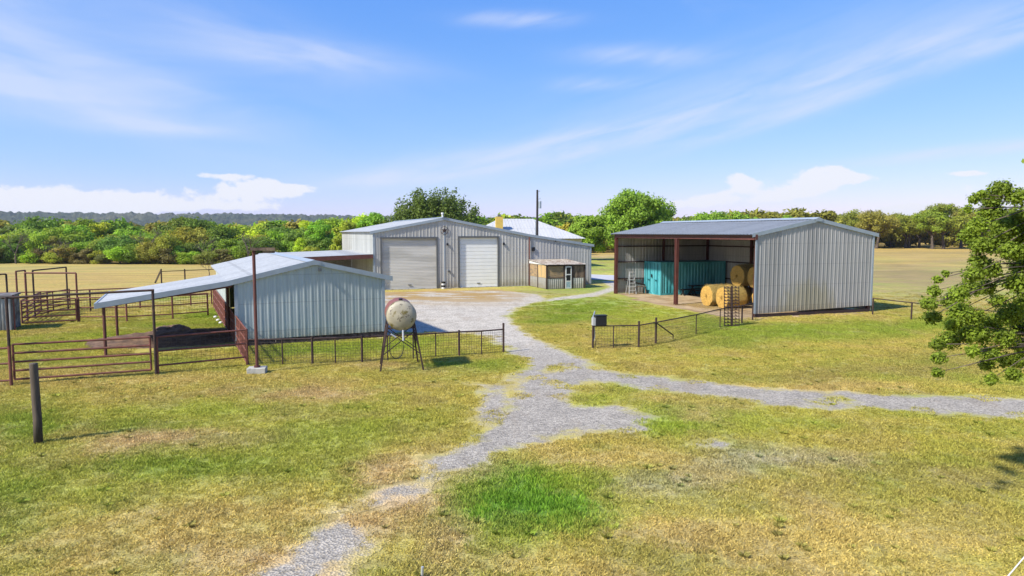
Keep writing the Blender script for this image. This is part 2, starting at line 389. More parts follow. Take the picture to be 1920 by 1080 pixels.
# ---------------------------------------------------------------- terrain, colours of the ground
def zt(x, y):
    x = np.asarray(x, float); y = np.asarray(y, float)
    left = sm(10, -25, x + 0 * y) * sm(58, 150, y) * -1.9
    left = left + sm(150, 400, y) * -2.0 * sm(20, -30, x)
    und = sm(70, 130, y) * .25 * fbm(x / 30, y / 30, 3)
    return left + und
def pp(*l): return [G(*q) for q in l]
POLY = [
 pp((700, 640), (752, 624), (800, 625), (880, 626), (912, 634), (948, 658), (985, 676), (992, 690), (955, 715), (975, 728), (968, 745), (960, 775), (925, 800), (880, 830), (845, 852), (880, 868),
    (930, 850), (990, 830), (1050, 815), (1080, 806), (1190, 812), (1230, 786), (1150, 764), (1060, 766), (1050, 745), (1085, 718), (1120, 713), (1210, 728), (1400, 748), (1480, 766), (1620, 760), (1830, 776), (1960, 786), (2200, 800),
    (2200, 762), (1930, 748), (1650, 739), (1470, 730), (1320, 718), (1180, 702), (1110, 690), (1085, 668), (1030, 645), (985, 620), (958, 596), (972, 578), (1030, 562), (1010, 552), (930, 543), (700, 549)),
 pp((860, 850), (905, 862), (850, 896), (800, 912), (730, 945), (690, 985), (676, 1030), (650, 1085), (600, 1140), (430, 1140), (500, 1060), (560, 1005), (610, 960), (690, 928), (770, 895)),
 pp((600, 990), (668, 985), (672, 1020), (645, 1085), (600, 1140), (430, 1140), (520, 1060)),
 pp((1295, 833), (1340, 824), (1385, 830), (1360, 842), (1310, 843)),
 pp((955, 716), (925, 720), (890, 722), (905, 730), (960, 732)),
 pp((905, 725), (960, 725), (950, 790), (890, 800)),
 pp((1010, 566), (1030, 559), (1100, 550), (1140, 540), (1128, 527), (1165, 527), (1160, 545), (1120, 556), (1050, 564)),
]
def sdf(poly, X, Y):
    d = np.full(X.shape, 1e9); ins = np.zeros(X.shape, bool); n = len(poly)
    for i in range(n):
        a = poly[i]; b = poly[(i + 1) % n]; e = b - a; L = e @ e
        t = np.clip(((X - a[0]) * e[0] + (Y - a[1]) * e[1]) / L, 0, 1)
        d = np.minimum(d, np.hypot(X - a[0] - t * e[0], Y - a[1] - t * e[1]))
        c = (a[1] > Y) != (b[1] > Y)
        with np.errstate(all='ignore'): xc = (b[0] - a[0]) * (Y - a[1]) / (b[1] - a[1] + 1e-12) + a[0]
        ins ^= c & (X < xc)
    return np.where(ins, d, -d)
def drive_field(X, Y):
    m = np.full(X.shape, -1e9)
    for i, p in enumerate(POLY):
        q = sdf(p, X, Y)
        if i == 0: q = q + .22 * sm(32, 24, Y)
        if i == 1: q = np.minimum(q, .5) - .02 + 1.25 * fbm(X / 1.1 + 9, Y / 1.1, 4)
        elif i == 2: q = q + .25
        m = np.maximum(m, q)
    amp = .35 + .5 * sm(30, 14, Y)
    m = m + amp * 1.5 * fbm(X / 1.3, Y / 1.3, 5) + .35 * fbm(X / .25, Y / .25, 2)
    # grassy islands along the centre of the near track
    isl = fbm(X / 1.6 + 40, Y / 2.2, 4)
    m = np.where((Y < 30), np.minimum(m, (.3 - isl) * 3), m)
    return m

Cs = lambda r, g, b, s=.86: np.array(K(r, g, b, s)[:3])
YG = Cs(184, 170, 82); GR = Cs(142, 158, 56); DG = Cs(112, 156, 46); DRY = Cs(198, 176, 102); TAN = Cs(202, 172, 124); OL = Cs(158, 148, 78); BR = Cs(156, 134, 82)
GOLD = Cs(206, 172, 84, .68); LIM = Cs(160, 172, 58); STRAW = Cs(190, 148, 78); GRY = Cs(176, 165, 140)
ZN = [  # px, py, rx, ry, colour, strength
 (300, 512, 420, 30, GOLD, 1), (100, 530, 200, 24, GOLD, .9), (700, 500, 300, 20, GOLD, 1), (1300, 472, 1100, 9, GOLD, 1), (1730, 490, 150, 14, GOLD, .95), (1720, 520, 150, 26, BR, .9), (1760, 560, 130, 20, OL, .8),  # brown and olive at right: shadow patch painted into the grass colour
 (120, 600, 170, 26, YG, .6), (240, 632, 90, 12, LIM, .9), (90, 650, 110, 14, LIM, .7), (400, 590, 60, 12, GR, .9), (330, 610, 140, 9, GR, .7), (260, 655, 220, 12, YG, .8),
 (560, 655, 130, 14, GR, .9), (760, 645, 130, 16, LIM, .9), (860, 690, 110, 12, GR, .9), (720, 688, 60, 7, TAN, .6), (560, 700, 300, 14, YG, .7),
 (300, 715, 300, 16, DRY, .6), (560, 735, 110, 9, TAN, .6), (650, 757, 120, 10, DRY, .8), (350, 765, 220, 14, LIM, .55), (40, 800, 90, 45, GR, .8), (240, 795, 160, 14, GR, .6),
 (380, 822, 170, 16, TAN, .85), (240, 845, 80, 14, TAN, .5), (330, 880, 180, 22, GR, .75), (180, 935, 160, 26, LIM, .7), (20, 965, 60, 60, GR, .9), (640, 800, 190, 50, LIM, .6), (560, 860, 200, 40, GR, .4), (760, 770, 100, 30, YG, .6),
 (430, 985, 230, 34, DRY, .7), (200, 1040, 240, 50, DRY, .8), (420, 1050, 200, 30, TAN, .4), (720, 920, 60, 26, TAN, .7), (780, 860, 90, 22, DRY, .6), (700, 890, 60, 20, TAN, .5), (830, 1010, 50, 60, TAN, .75), (740, 1020, 60, 60, YG, .7), (700, 1070, 50, 30, LIM, .5),
 (850, 885, 120, 20, TAN, 1), (750, 930, 100, 24, TAN, 1), (660, 980, 100, 30, TAN, .9), (570, 1050, 110, 40, TAN, .7), (300, 960, 330, 30, DRY, .5), (120, 700, 200, 16, DRY, .6), (1450, 820, 260, 14, YG, .6), (1550, 960, 300, 40, DRY, .5),
 (1000, 925, 150, 46, DG, 1), (930, 955, 90, 34, DG, .9), (1070, 960, 90, 26, DG, .8), (1090, 905, 90, 26, LIM, .5), (1180, 940, 80, 30, YG, .6),
 (1150, 850, 200, 26, DRY, .6), (1280, 905, 110, 26, GRY, .55), (1400, 860, 90, 22, GRY, .6), (1550, 865, 110, 18, GRY, .5), (1330, 790, 130, 18, LIM, .5), (1240, 740, 110, 16, DRY, .6), (1330, 770, 60, 18, TAN, .5),
 (1100, 745, 50, 18, LIM, .7), (1700, 820, 220, 22, YG, .6), (1800, 880, 200, 30, OL, .7), (1600, 930, 220, 30, OL, .5), (1400, 990, 260, 40, DRY, .6), (1700, 1010, 260, 60, DRY, .5), (1300, 1060, 240, 40, BR, .45), (1000, 1060, 200, 30, DRY, .6), (1850, 960, 120, 40, OL, .6),
 (1120, 575, 110, 14, GR, .9), (1060, 600, 80, 16, GR, .9), (1100, 622, 90, 12, YG, .7), (1220, 590, 90, 12, LIM, .7), (1280, 640, 120, 12, OL, .5), (1330, 600, 60, 10, GR, .7), (1250, 670, 160, 12, YG, .7),
 (1500, 625, 160, 14, GR, .75), (1700, 612, 120, 16, GR, .8), (1500, 665, 220, 12, YG, .6), (1560, 700, 260, 14, OL, .7), (1600, 728, 300, 9, DRY, .8), (1780, 680, 160, 20, OL, .7), (1800, 730, 160, 10, YG, .7), (1200, 560, 90, 10, GR, .6),
 (840, 552, 120, 9, STRAW, .9), (1050, 545, 90, 7, GR, .8), (1130, 500, 60, 13, LIM, 1), (1130, 481, 80, 2.5, TAN, .9), (1000, 548, 60, 5, OL, .6), (900, 500, 200, 14, LIM, .6), (1130, 545, 50, 6, GR, .8),
]
def gcol(X, Y):
    X = np.asarray(X, float); Y = np.asarray(Y, float); Yc = np.maximum(Y, 6.0)
    px, py = proj(X * Yc / np.maximum(Y, 6.0), Yc, 0 * X)
    wx = fbm(X / 3.0, Yc / 3.0, 5); wy = fbm(X / 3.0 + 31, Yc / 3.0 + 7, 5)
    n1 = .7 * fbm(X / 5, Yc / 5, 5)[:, None]; n2 = fbm(X / .9 + 5, Yc / .9, 4)[:, None]; n3 = fbm(X / .22, Yc / .22, 3)[:, None]
    col = YG + (GR - YG) * sm(-.02, .25, n1) + (DRY - YG) * sm(.02, .28, -n1)
    for (cx, cy, rx, ry, c, s) in ZN:
        s = min(1, s * 1.15)
        q = ((px + wx * rx * 1.6 - cx) / (rx * 1.05)) ** 2 + ((py + wy * ry * 1.8 - cy) / (ry * 1.1)) ** 2
        w = (s * np.exp(-q ** 1.3))[:, None]; col = col * (1 - w) + c * w
    # small mottling that belongs to the turf itself
    t = sm(.02, .22, n2) * .55; col = col * (1 - t) + (col * .4 + GR * .45) * t
    t = sm(.02, .22, -n2) * .5; col = col * (1 - t) + (col * .6 + TAN * .42) * t
    col = col * (1 + 1.0 * n3 * .5 + .35 * n2)
    far = sm(120, 170, Y)[:, None]; fc = GOLD * (1 + .5 * fbm(X / 18, Yc / 18, 4)[:, None]); col = col * (1 - far) + fc * far
    return np.clip(col, .005, .8)
def axis_grid(lo, hi, step, far, g=1.13):
    a = list(np.arange(lo, hi + 1e-6, step)); s = step
    while a[-1] < far[1]: s *= g; a.append(a[-1] + s)
    s = step; b = [a[0]]
    while b[-1] > far[0]: s *= g; b.append(b[-1] - s)
    return np.array(b[::-1][:-1] + a)
gx = axis_grid(-26, 32, .17, (-3200, 3200)); gy = axis_grid(8.5, 74, .17, (-200, 3600))
XX, YY = np.meshgrid(gx, gy); X1, Y1 = XX.ravel(), YY.ravel()
V = np.stack([X1, Y1, zt(X1, Y1)], 1); nx, ny = len(gx), len(gy)
ii = (np.arange(ny - 1)[:, None] * nx + np.arange(nx - 1)[None]).ravel()
F = np.stack([ii, ii + 1, ii + nx + 1, ii + nx], 1)
def groundmat():
    t = NT('mown_grass_ground'); a = t.n('ShaderNodeAttribute', attribute_name='gcol'); c = t.coord('Position')
    f = t.noise(c, 26, 4, .75); f2 = t.noise(c, 5, 5, .7)
    k = t.vscale(a.outputs['Color'], t.ramp(f, .25, .75, .45, 1.5)); k = t.vscale(k, t.ramp(f2, .3, .7, .74, 1.22))
    f3 = t.noise(t.coord('Position', (.35, 1, 1)), .9, 6, .7); k = t.vscale(k, t.ramp(f3, .3, .7, .88, 1.12))
    sy_ = t.n('ShaderNodeSeparateXYZ'); t.L.new(c, sy_.inputs[0]); fr_ = t.ramp(sy_.outputs[1], 55, 90); f4 = t.noise(t.coord('Position', (.05, .3, 1)), 1, 6, .7); f5 = t.noise(t.coord('Position', (.012, .07, 1)), 1, 4, .6)
    k = t.vscale(k, t.math('ADD', 1.0, t.math('MULTIPLY', fr_, t.ramp(f4, .3, .7, -.24, .2)))); k = t.mix(t.math('MULTIPLY', fr_, t.ramp(f5, .45, .62, 0, .5)), k, K(168, 150, 84, .6))
    t.bump(f, .8, .05); return t.fin(k, .95)
gme = mesh_np('ground', V, F, groundmat(), True); setcol(gme, 'gcol', gcol(X1, Y1))
ground = tag(link('ground', gme), kind='structure', label='mown pasture grass, green and straw coloured')

# driveway sheet: contour of the gravel field
dxs = np.arange(-12.5, 34, .16); dys = [8.0]
while dys[-1] < 82: dys.append(dys[-1] + max(.12, .0065 * dys[-1]))
dys = np.array(dys); DX, DY = np.meshgrid(dxs, dys); FLD = drive_field(DX.ravel(), DY.ravel()).reshape(DX.shape)
dv = []; df = []; cache = {}
def vid(x, y, f):
    k = (round(x, 3), round(y, 3))
    if k not in cache: cache[k] = len(dv); dv.append((x, y, f))
    return cache[k]
for j in range(len(dys) - 1):
    for i in range(len(dxs) - 1):
        c = [(dxs[i], dys[j], FLD[j, i]), (dxs[i + 1], dys[j], FLD[j, i + 1]), (dxs[i + 1], dys[j + 1], FLD[j + 1, i + 1]), (dxs[i], dys[j + 1], FLD[j + 1, i])]
        if max(q[2] for q in c) <= 0: continue
        poly = []
        for a in range(4):
            p, q = c[a], c[(a + 1) % 4]
            if p[2] > 0: poly.append(vid(*p))
            if (p[2] > 0) != (q[2] > 0):
                u = p[2] / (p[2] - q[2]); poly.append(vid(p[0] + u * (q[0] - p[0]), p[1] + u * (q[1] - p[1]), 0.))
        poly = [q for a, q in enumerate(poly) if q != poly[a - 1]]
        if len(poly) >= 3: df.append(tuple(poly))
dva = np.array(dv)
def gravelmat():
    t = NT('crushed_limestone_gravel'); c = t.coord('Position'); e = t.n('ShaderNodeAttribute', attribute_name='edge'); g = t.n('ShaderNodeAttribute', attribute_name='gcol')
    s_ = t.n('ShaderNodeSeparateXYZ'); t.L.new(c, s_.inputs[0])
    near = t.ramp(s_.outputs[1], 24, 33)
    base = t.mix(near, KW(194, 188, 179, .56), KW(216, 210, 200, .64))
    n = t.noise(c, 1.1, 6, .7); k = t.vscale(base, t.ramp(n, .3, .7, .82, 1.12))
    vo = t.n('ShaderNodeTexVoronoi'); t.L.new(c, vo.inputs['Vector']); vo.inputs['Scale'].default_value = 24
    vc = t.n('ShaderNodeSeparateColor'); t.L.new(vo.outputs['Color'], vc.inputs[0])
    k = t.vscale(k, t.ramp(vc.outputs[0], 0, 1, .62, 1.32))
    st = t.noise(t.coord('Position', (1.3, .5, 1), (3, 3, 0)), .7, 6, .7)
    k = t.mix(t.ramp(st, .5, .68, 0, .32), k, K(172, 150, 118, .55))
    edge = t.math('ADD', e.outputs['Fac'], t.math('MULTIPLY', t.math('SUBTRACT', t.noise(c, 3.2, 5, .75), .5), 1.3))
    k = t.mix(t.ramp(edge, -.05, .5, .92, 0), k, t.vscale(g.outputs['Color'], t.ramp(t.noise(c, 26, 4, .75), .25, .75, .6, 1.35)))
    # straw blown about in front of the doors
    straw = t.math('MULTIPLY', t.ramp(s_.outputs[1], 43, 52), t.ramp(t.noise(t.coord('Position', (.3, .8, 1)), .8, 6, .7), .40, .52))
    sx_ = t.ramp(s_.outputs[0], 3, -2)
    k = t.mix(t.math('MULTIPLY', straw, sx_), k, K(186, 152, 86, .64))
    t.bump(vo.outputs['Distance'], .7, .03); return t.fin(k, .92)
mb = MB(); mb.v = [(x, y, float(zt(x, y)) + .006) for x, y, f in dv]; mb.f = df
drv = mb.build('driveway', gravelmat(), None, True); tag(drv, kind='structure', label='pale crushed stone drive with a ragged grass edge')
a = drv.data.attributes.new('edge', 'FLOAT', 'POINT'); a.data.foreach_set('value', dva[:, 2].astype(np.float32))
setcol(drv.data, 'gcol', gcol(dva[:, 0], dva[:, 1]))

def ribbon(pts, w, z=.006):
    mb = MB(); P_ = []
    for i in range(len(pts) - 1):
        for k in range(8):
            t = k / 8; p0 = pts[max(i - 1, 0)]; p1 = pts[i]; p2 = pts[i + 1]; p3 = pts[min(i + 2, len(pts) - 1)]
            P_.append(tuple(.5 * (2 * p1[j] + (p2[j] - p0[j]) * t + (2 * p0[j] - 5 * p1[j] + 4 * p2[j] - p3[j]) * t * t + (3 * p1[j] - p0[j] - 3 * p2[j] + p3[j]) * t ** 3) for j in (0, 1)))
    P_.append(pts[-1]); vs = []
    for i, p in enumerate(P_):
        a = P_[max(i - 1, 0)]; b = P_[min(i + 1, len(P_) - 1)]; d = Vector((b[0] - a[0], b[1] - a[1])).normalized()
        for s in (-1, 1):
            x, y = p[0] - d.y * s * w / 2, p[1] + d.x * s * w / 2; vs.append((x, y, float(zt(x, y)) + z))
    fs = [(2 * i, 2 * i + 1, 2 * i + 3, 2 * i + 2) for i in range(len(P_) - 1)]
    return mb.add(vs, fs)
o = ribbon([(-14, 92), (0, 84), (6, 77.5), (12, 73.5), (18, 73), (26, 77), (36, 92), (56, 135), (92, 215), (150, 340)], 7.5, .03).build('road', simple('chip_seal_road', K(208, 208, 210, .62), .9, 0, .1, .5))
tag(o, kind='structure', label='pale surfaced lane running behind the hay shed')

# ---------------------------------------------------------------- frames for buildings
class Fr:
    def __init__(s, o, deg): s.o = o; s.a = R(deg); s.u = (math.cos(s.a), math.sin(s.a)); s.w = (-math.sin(s.a), math.cos(s.a))
    def t(s, px, z=0., v=0.):
        r = (px - 960) / FPX; ox = s.o[0] + s.w[0] * v; oy = s.o[1] + s.w[1] * v
        return (r * (oy * cp + (HCAM - z) * sp) - ox) / (s.u[0] - r * s.u[1] * cp)
    def pt(s, t, v=0): return (s.o[0] + s.u[0] * t + s.w[0] * v, s.o[1] + s.u[1] * t + s.w[1] * v)
    def z(s, t, py, v=0): return zpx(s.pt(t, v)[1], py)
    def loc(s, X, Y): dx_ = X - s.o[0]; dy_ = Y - s.o[1]; return dx_ * s.u[0] + dy_ * s.u[1], dx_ * s.w[0] + dy_ * s.w[1]
def ribwall(mb, t0, t1, y, top, bot, out=-1, pitch=.305, rh=.021, axis='x', phase=0.):
    """ribbed sheet along axis from t0 to t1 in plane y; top / bot are functions of t"""
    prof = [(0, 0), (.035, 1), (.075, 1), (.11, 0), (.2, 0), (.207, .25), (.223, .25), (.23, 0)]
    ts_ = [(t0, 0.)]; k = math.floor((t0 - phase) / pitch)
    while k * pitch + phase < t1:
        for a, h in prof:
            t = k * pitch + phase + a
            if t0 < t < t1: ts_.append((t, h))
        k += 1
    ts_.append((t1, 0.))
    vs = []; 
    for t, h in ts_:
        yy = y + out * rh * h
        for z in (bot(t) if callable(bot) else bot, top(t) if callable(top) else top):
            vs.append((t, yy, z) if axis == 'x' else (yy, t, z))
    fs = [(2 * i, 2 * i + 2, 2 * i + 3, 2 * i + 1) for i in range(len(ts_) - 1)]
    mb.add(vs, fs)
def ribroof(mb, x0, z0, x1, z1, y0, y1, pitch=.305, rh=.03, th=.03, phase=0.):
    """roof plane from (x0,z0) to (x1,z1), ribs run along the slope, spread along y"""
    prof = [(0, 0), (.035, 1), (.075, 1), (.11, 0)]
    ys = [(y0, 0.)]; k = 0
    while y0 + k * pitch < y1:
        for a, h in prof:
            y = y0 + k * pitch + a + .08
            if y0 < y < y1: ys.append((y, h))
        k += 1
    ys.append((y1, 0.)); vs = []
    for y, h in ys: vs += [(x0, y, z0 + rh * h), (x1, y, z1 + rh * h)]
    fs = [(2 * i, 2 * i + 1, 2 * i + 3, 2 * i + 2) for i in range(len(ys) - 1)]
    mb.add(vs, fs)
    mb.add([(x0, y0, z0 - th), (x1, y0, z1 - th), (x1, y1, z1 - th), (x0, y1, z0 - th)], [(0, 3, 2, 1)])

# ================================================================ main workshop barn
B = Fr(G(819, 541), 20)
T = lambda px, z=0.: B.t(px, z)
tL = T(700, 2.5); tR = T(1108, 2); tRdg = T(833, 5); tK = T(992, 2)
zL = B.z(tL, 434); zRdg = B.z(tRdg, 409); zK = B.z(tK, 440.5); zR = B.z(tR, 459); DEP = 24.0
d1a, d1b = T(715, 2), T(820, 2); d2a, d2b = T(860.5, 2), T(934.5, 2); z1 = B.z(d1b, 446); z2 = B.z(d2b, 444.5)
barn = empty('workshop_barn', (*B.o, 0), B.a, 'long galvanised metal workshop barn with two roll-up doors and a star on the gable', 'barn')
def topB(t):
    if t < tRdg: return zL + (zRdg - zL) * (t - tL) / (tRdg - tL)
    if t < tK: return zRdg + (zK - zRdg) * (t - tRdg) / (tK - tRdg)
    return zK + (zR - zK) * (t - tK) / (tR - tK)
fw = MB()
for a_, b_, bt in ((tL, d1a, .05), (d1a, d1b, z1), (d1b, tRdg, .05), (tRdg, d2a, .05), (d2a, d2b, z2), (d2b, tK, .05), (tK, tR, .05)):
    ribwall(fw, a_, b_, 0, topB, bt)
fw.build('front_wall', M['sid_barn'], barn)
sw = MB(); ribwall(sw, 0, DEP, tL, zL, .05, -1, axis='y'); sw.build('side_wall', siding('sunlit_side_siding', KW(205, 212, 220, .62), axis=1), barn)  # same cladding as the front, its colour adjusted for sun on this side
rw = MB(); ribwall(rw, 0, DEP, tR, zR, .05, 1, axis='y'); rw.build('right_side_wall', M['sid_barn'], barn)
bw = MB()
for a_, b_ in ((tL, tRdg), (tRdg, tK), (tK, tR)): ribwall(bw, a_, b_, DEP, topB, .05, 1)
bw.build('back_wall', M['sid_barn'], barn)
rf = MB()
ribroof(rf, tL - .25, zL - .05 + .03, tRdg, zRdg + .04, -.1, DEP + .2); ribroof(rf, tRdg, zRdg + .04, tK, zK + .04, -.1, DEP + .2); ribroof(rf, tK, zK + .04, tR + .25, zR, -.1, DEP + .2)
rf.build('roof', M['roof'], barn)
fs_ = MB()
for (a_, za, b_, zb) in ((tL - .27, zL - .06, tRdg, zRdg), (tRdg, zRdg, tK, zK), (tK, zK, tR + .27, zR - .03)):
    fs_.add([(a_, -.12, za - .16), (b_, -.12, zb - .16), (b_, -.12, zb + .07), (a_, -.12, za + .07), (a_, -.03, za - .16), (b_, -.03, zb - .16)], [(0, 1, 2, 3), (0, 4, 5, 1)])
fs_.add([(tRdg - .3, -.2, zRdg + .03), (tRdg, -.2, zRdg + .12), (tRdg + .3, -.2, zRdg + .03), (tRdg - .3, DEP, zRdg + .03), (tRdg, DEP, zRdg + .12), (tRdg + .3, DEP, zRdg + .03)], [(0, 1, 4, 3), (1, 2, 5, 4)])
fs_.build('fascia', M['trim'], barn)
tr = MB(); tr.box(tL - .02, tL + .14, -.05, -.012, .05, zL - .1); tr.box(tR - .14, tR + .02, -.05, -.012, .05, zR - .1)
tr.box(tRdg - .05, tRdg + .05, -.045, -.012, .05, zRdg - 1.2); tr.build('corner_trim', M['trim'], barn)
def rollup(a, b, zt_, name, m, lab, pitch, dep):
    dmb = MB(); n = int(zt_ / pitch); vs = []
    for k in range(n + 1):
        z = k * zt_ / n
        for dz, oy in ((0, 0), (.02, dep), (zt_ / n - .02, dep * .9)):
            if k == n and dz: break
            vs.append((a + .06, .14 - oy, z + dz)); vs.append((b - .06, .14 - oy, z + dz))
    dmb.add(vs, [(2 * i, 2 * i + 1, 2 * i + 3, 2 * i + 2) for i in range(len(vs) // 2 - 1)])
    o = dmb.build(name, m, barn, label=lab)
    f = MB(); f.box(a - .07, a + .07, -.06, .16, 0, zt_ + .09); f.box(b - .07, b + .07, -.06, .16, 0, zt_ + .09); f.box(a + .07, b - .07, -.06, .16, zt_ - .06, zt_ + .09)
    f.build('door_frame', M['trimdark'], o); h = MB(); h.box((a + b) / 2 - .15, (a + b) / 2 + .15, .06, .1, .35, .4); h.build('handle', M['black'], o)
rollup(d1a, d1b, z1, 'roll_up_door', M['door_grey'], 'wide dull grey roll-up door with fine ribs', .13, .02)
rollup(d2a, d2b, z2, 'sectional_door', M['door_white'], 'white sectional door with horizontal panels', .30, .035)
# star emblem
zs = B.z(tRdg, 432); st = MB(); ro, ri = .27, .11; vs = [(tRdg, -.11, zs)]
for k in range(10):
    r_ = ro if k % 2 == 0 else ri; an = math.pi / 2 + k * math.pi / 5; vs.append((tRdg + r_ * math.cos(an), -.07, zs + r_ * math.sin(an)))
st.add(vs, [(0, 1 + k, 1 + (k + 1) % 10) for k in range(10)]); ring = MB()
ring.tube([(tRdg + .34 * math.cos(q * math.pi / 12), -.075, zs + .34 * math.sin(q * math.pi / 12)) for q in range(25)], .022, 6, False)
e = st.build('star', M['rustdark'], barn); ring.build('ring', M['rustdark'], e)
# small fittings
def lampbox(px, py, w, h, m, nm, par=barn):
    t = T(px, 3); z = B.z(t, py); q = MB(); q.box(t - w / 2, t + w / 2, -.13, -.03, z - h / 2, z + h / 2); q.box(t - w * .25, t + w * .25, -.16, -.13, z - h / 2 - .03, z - h * .1); q.build(nm, m, par, bevel=.01)
lampbox(839, 458, .14, .2, M['black'], 'wall_lamp'); lampbox(944, 457, .16, .22, M['black'], 'wall_lamp'); lampbox(999.5, 467, .28, .34, M['black'], 'meter_box'); lampbox(1041, 452, .1, .1, M['black'], 'camera_box')
lampbox(841, 508, .22, .12, M['trimdark'], 'door_switch')
dsx = T(992, 2); q = MB(); q.tube([(dsx, -.1, .05), (dsx, -.1, zK - .2)], .05, 8); q.build('downspout', M['rust'], barn)
# side roof off the left wall
tE = tL - 9.2; zi = B.z(tL, 477, 0) ; zo = zi - .28
sr = MB(); ribroof(sr, tE, zo, tL - .03, zi + .02, -.1, 15); sr.build('side_roof', M['roof'], barn)
q = MB(); q.beam((tE, -.15, zo - .19), (tL - .05, -.15, zi - .17), .12, .32); q.build('beam', M['rustred'], barn)
for tt, vv in ((tE + .2, .05), (tE + 4.4, .05), (tE + .2, 14.5), (tE + 4.4, 14.5)):
    q = MB(); q.beam((tt, vv, 0), (tt, vv, zo - .3), .15, .15); q.build('post', M['rustred'], barn)
q = MB(); ribwall(q, tE, tL - .05, 14.9, zo - .05, .1, -1); q.build('back_panel', M['sid_in'], barn)
# little vent on ridge
q = MB(); q.tube([(tRdg, .6, zRdg), (tRdg, .6, zRdg + .35)], .07, 8); q.tube([(tRdg, .6, zRdg + .35), (tRdg, .6, zRdg + .5)], .12, 8); q.build('roof_vent', M['white'], barn)
q = MB(); q.box(tL, tR, -.03, .1, -.02, .06); q.build('footing', M['concrete'], barn)
# striped bucket stack at the door jamb
tb = T(829, .3); bx, by = B.pt(tb, -.45); o = empty('striped_bollard', (bx, by, 0), B.a, 'short black and white striped bollard between the two barn doors', 'bollard')
for k in range(4):
    q = MB(); q.tube([(0, 0, .16 * k), (0, 0, .16 * k + .15)], .17 + .01 * (k % 2), 12); q.build('band', M['white' if k % 2 == 0 else 'black'], o)

# ---------------------------------------------------------------- screened porch against the barn
Pf = Fr(G(1025, 542.5), 20); ptw = Pf.t(1096, 1); pt0, pv0 = B.loc(*Pf.o); pd = -pv0 - .08
zf = Pf.z(0, 496); zb_ = zf + .26; porch = empty('screened_porch', (*Pf.o, 0), Pf.a, 'small lean-to with tan panels and a screen door against the barn wall', 'lean-to shed')
q = MB()
for x in (0, ptw * .47 - .05, ptw * .67, ptw): q.box(x - .06, x + .06, -.06, .06, 0, zf - .05)
for v_ in (pd * .5, pd - .06): q.box(-.05, .05, v_ - .05, v_ + .05, 0, zf + (zb_ - zf) * v_ / pd - .05)
q.box(-.06, ptw + .06, -.07, .05, zf - .16, zf - .05); q.box(0, ptw * .47, -.04, .04, .92, 1.0); q.build('frame_bar', M['darkwood'], porch)
q = MB(); ribwall(q, .06, ptw * .47 - .1, -.01, .92, .03, -1, .2, .02); ribwall(q, ptw * .67 + .06, ptw - .06, -.01, .92, .03, -1, .2, .02); q.build('lower_sheet', M['sid_barn'], porch)
q = MB(); ribwall(q, .05, pd * .5 - .05, .0, .95, .03, -1, .5, .01, axis='y'); ribwall(q, pd * .5 + .05, pd - .1, .0, .95, .03, -1, .5, .01, axis='y'); q.build('side_sheet', M['sid_in'], porch)
q = MB(); q.box(.08, ptw * .47 - .12, .0, .03, 1.0, zf - .17); q.build('window_panel', M['tan_screen'], porch); q = MB(); q.box(ptw * .67 + .08, ptw - .08, 0, .03, .94, zf - .17); q.build('window_panel', M['oldwood'], porch)
q = MB(); q.box(-.02, .01, .06, pd * .5 - .06, .97, zf - .1); q.build('side_panel', M['tan_light'], porch); q = MB(); q.box(-.02, .01, pd * .5 + .06, pd - .12, .97, zf - .05); q.build('side_panel', M['tan_screen'], porch)
da, db = ptw * .47 + .04, ptw * .67 - .1; q = MB(); q.box(da, da + .09, -.09, -.05, .02, zf - .2); q.box(db - .09, db, -.09, -.05, .02, zf - .2)
for z in (.02, .62, 1.2, zf - .28): q.box(da + .09, db - .09, -.09, -.05, z, z + .09)
dr = q.build('screen_door', M['white'], porch); q = MB(); q.box(da + .09, db - .09, -.075, -.065, .71, zf - .28); q.build('screen', M['black'], dr); q = MB(); q.box(da + .09, db - .09, -.08, -.06, .11, .62); q.build('kick_panel', simple('blue_grey_panel', K(165, 190, 198, .7)), dr)
q = MB(); q.box(da + .02, da + .05, -.13, -.09, 1.0, 1.12); q.build('handle', M['black'], dr)
q = MB(); n = 26; vs = []
for k in range(n * 2 + 1):
    x = -.15 + (ptw + .3) * k / (n * 2); h = .035 * (k % 2); vs += [(x, -.2, zf - .03 + h), (x, pd, zb_ + h)]
q.add(vs, [(2 * i, 2 * i + 2, 2 * i + 3, 2 * i + 1) for i in range(n * 2)]); q.build('roof', simple('rusting_tin_roof', K(190, 180, 165, .65), .6, .1, .2, 4, K(140, 115, 95, .6)), porch)
q = MB(); q.add([(-.07, -.1, zf - .05), (-.07, pd, zf - .05), (-.07, pd, zb_ - .02), (-.07, -.1, zf - .02)], [(0, 1, 2, 3), (3, 2, 1, 0)][:1]); q.build('gable_sheet', M['white'], porch)

# ================================================================ left barn (calf shed)
Lf = Fr(G(721, 632), 26); l0 = 0.; lW = Lf.t(442, 1.5); lR = Lf.t(589, 3); lE = Lf.t(180, 2)
zr_ = Lf.z(lR, 491); ze = Lf.z(0, 518); zw = Lf.z(lW, 526); zl = Lf.z(lE, 571); LD = 16.0
calf = empty('calf_barn', (*Lf.o, 0), Lf.a, 'low pale blue metal barn with open lean-to roof reaching left over the pen', 'barn')
def topL(t): return (zr_ + (ze - zr_) * (t - lR) / (0 - lR) if t > lR else zr_ + (zw - zr_) * (t - lR) / (lW - lR)) - .03
q = MB(); ribwall(q, lW, lR, 0, topL, .28, rh=.013); ribwall(q, lR, 0, 0, topL, .28, rh=.013); q.build('gable_wall', M['sid_left'], calf)
q = MB(); ribwall(q, 0, LD, 0, ze - .05, .28, 1, axis='y'); q.build('side_wall', M['sid_left'], calf)
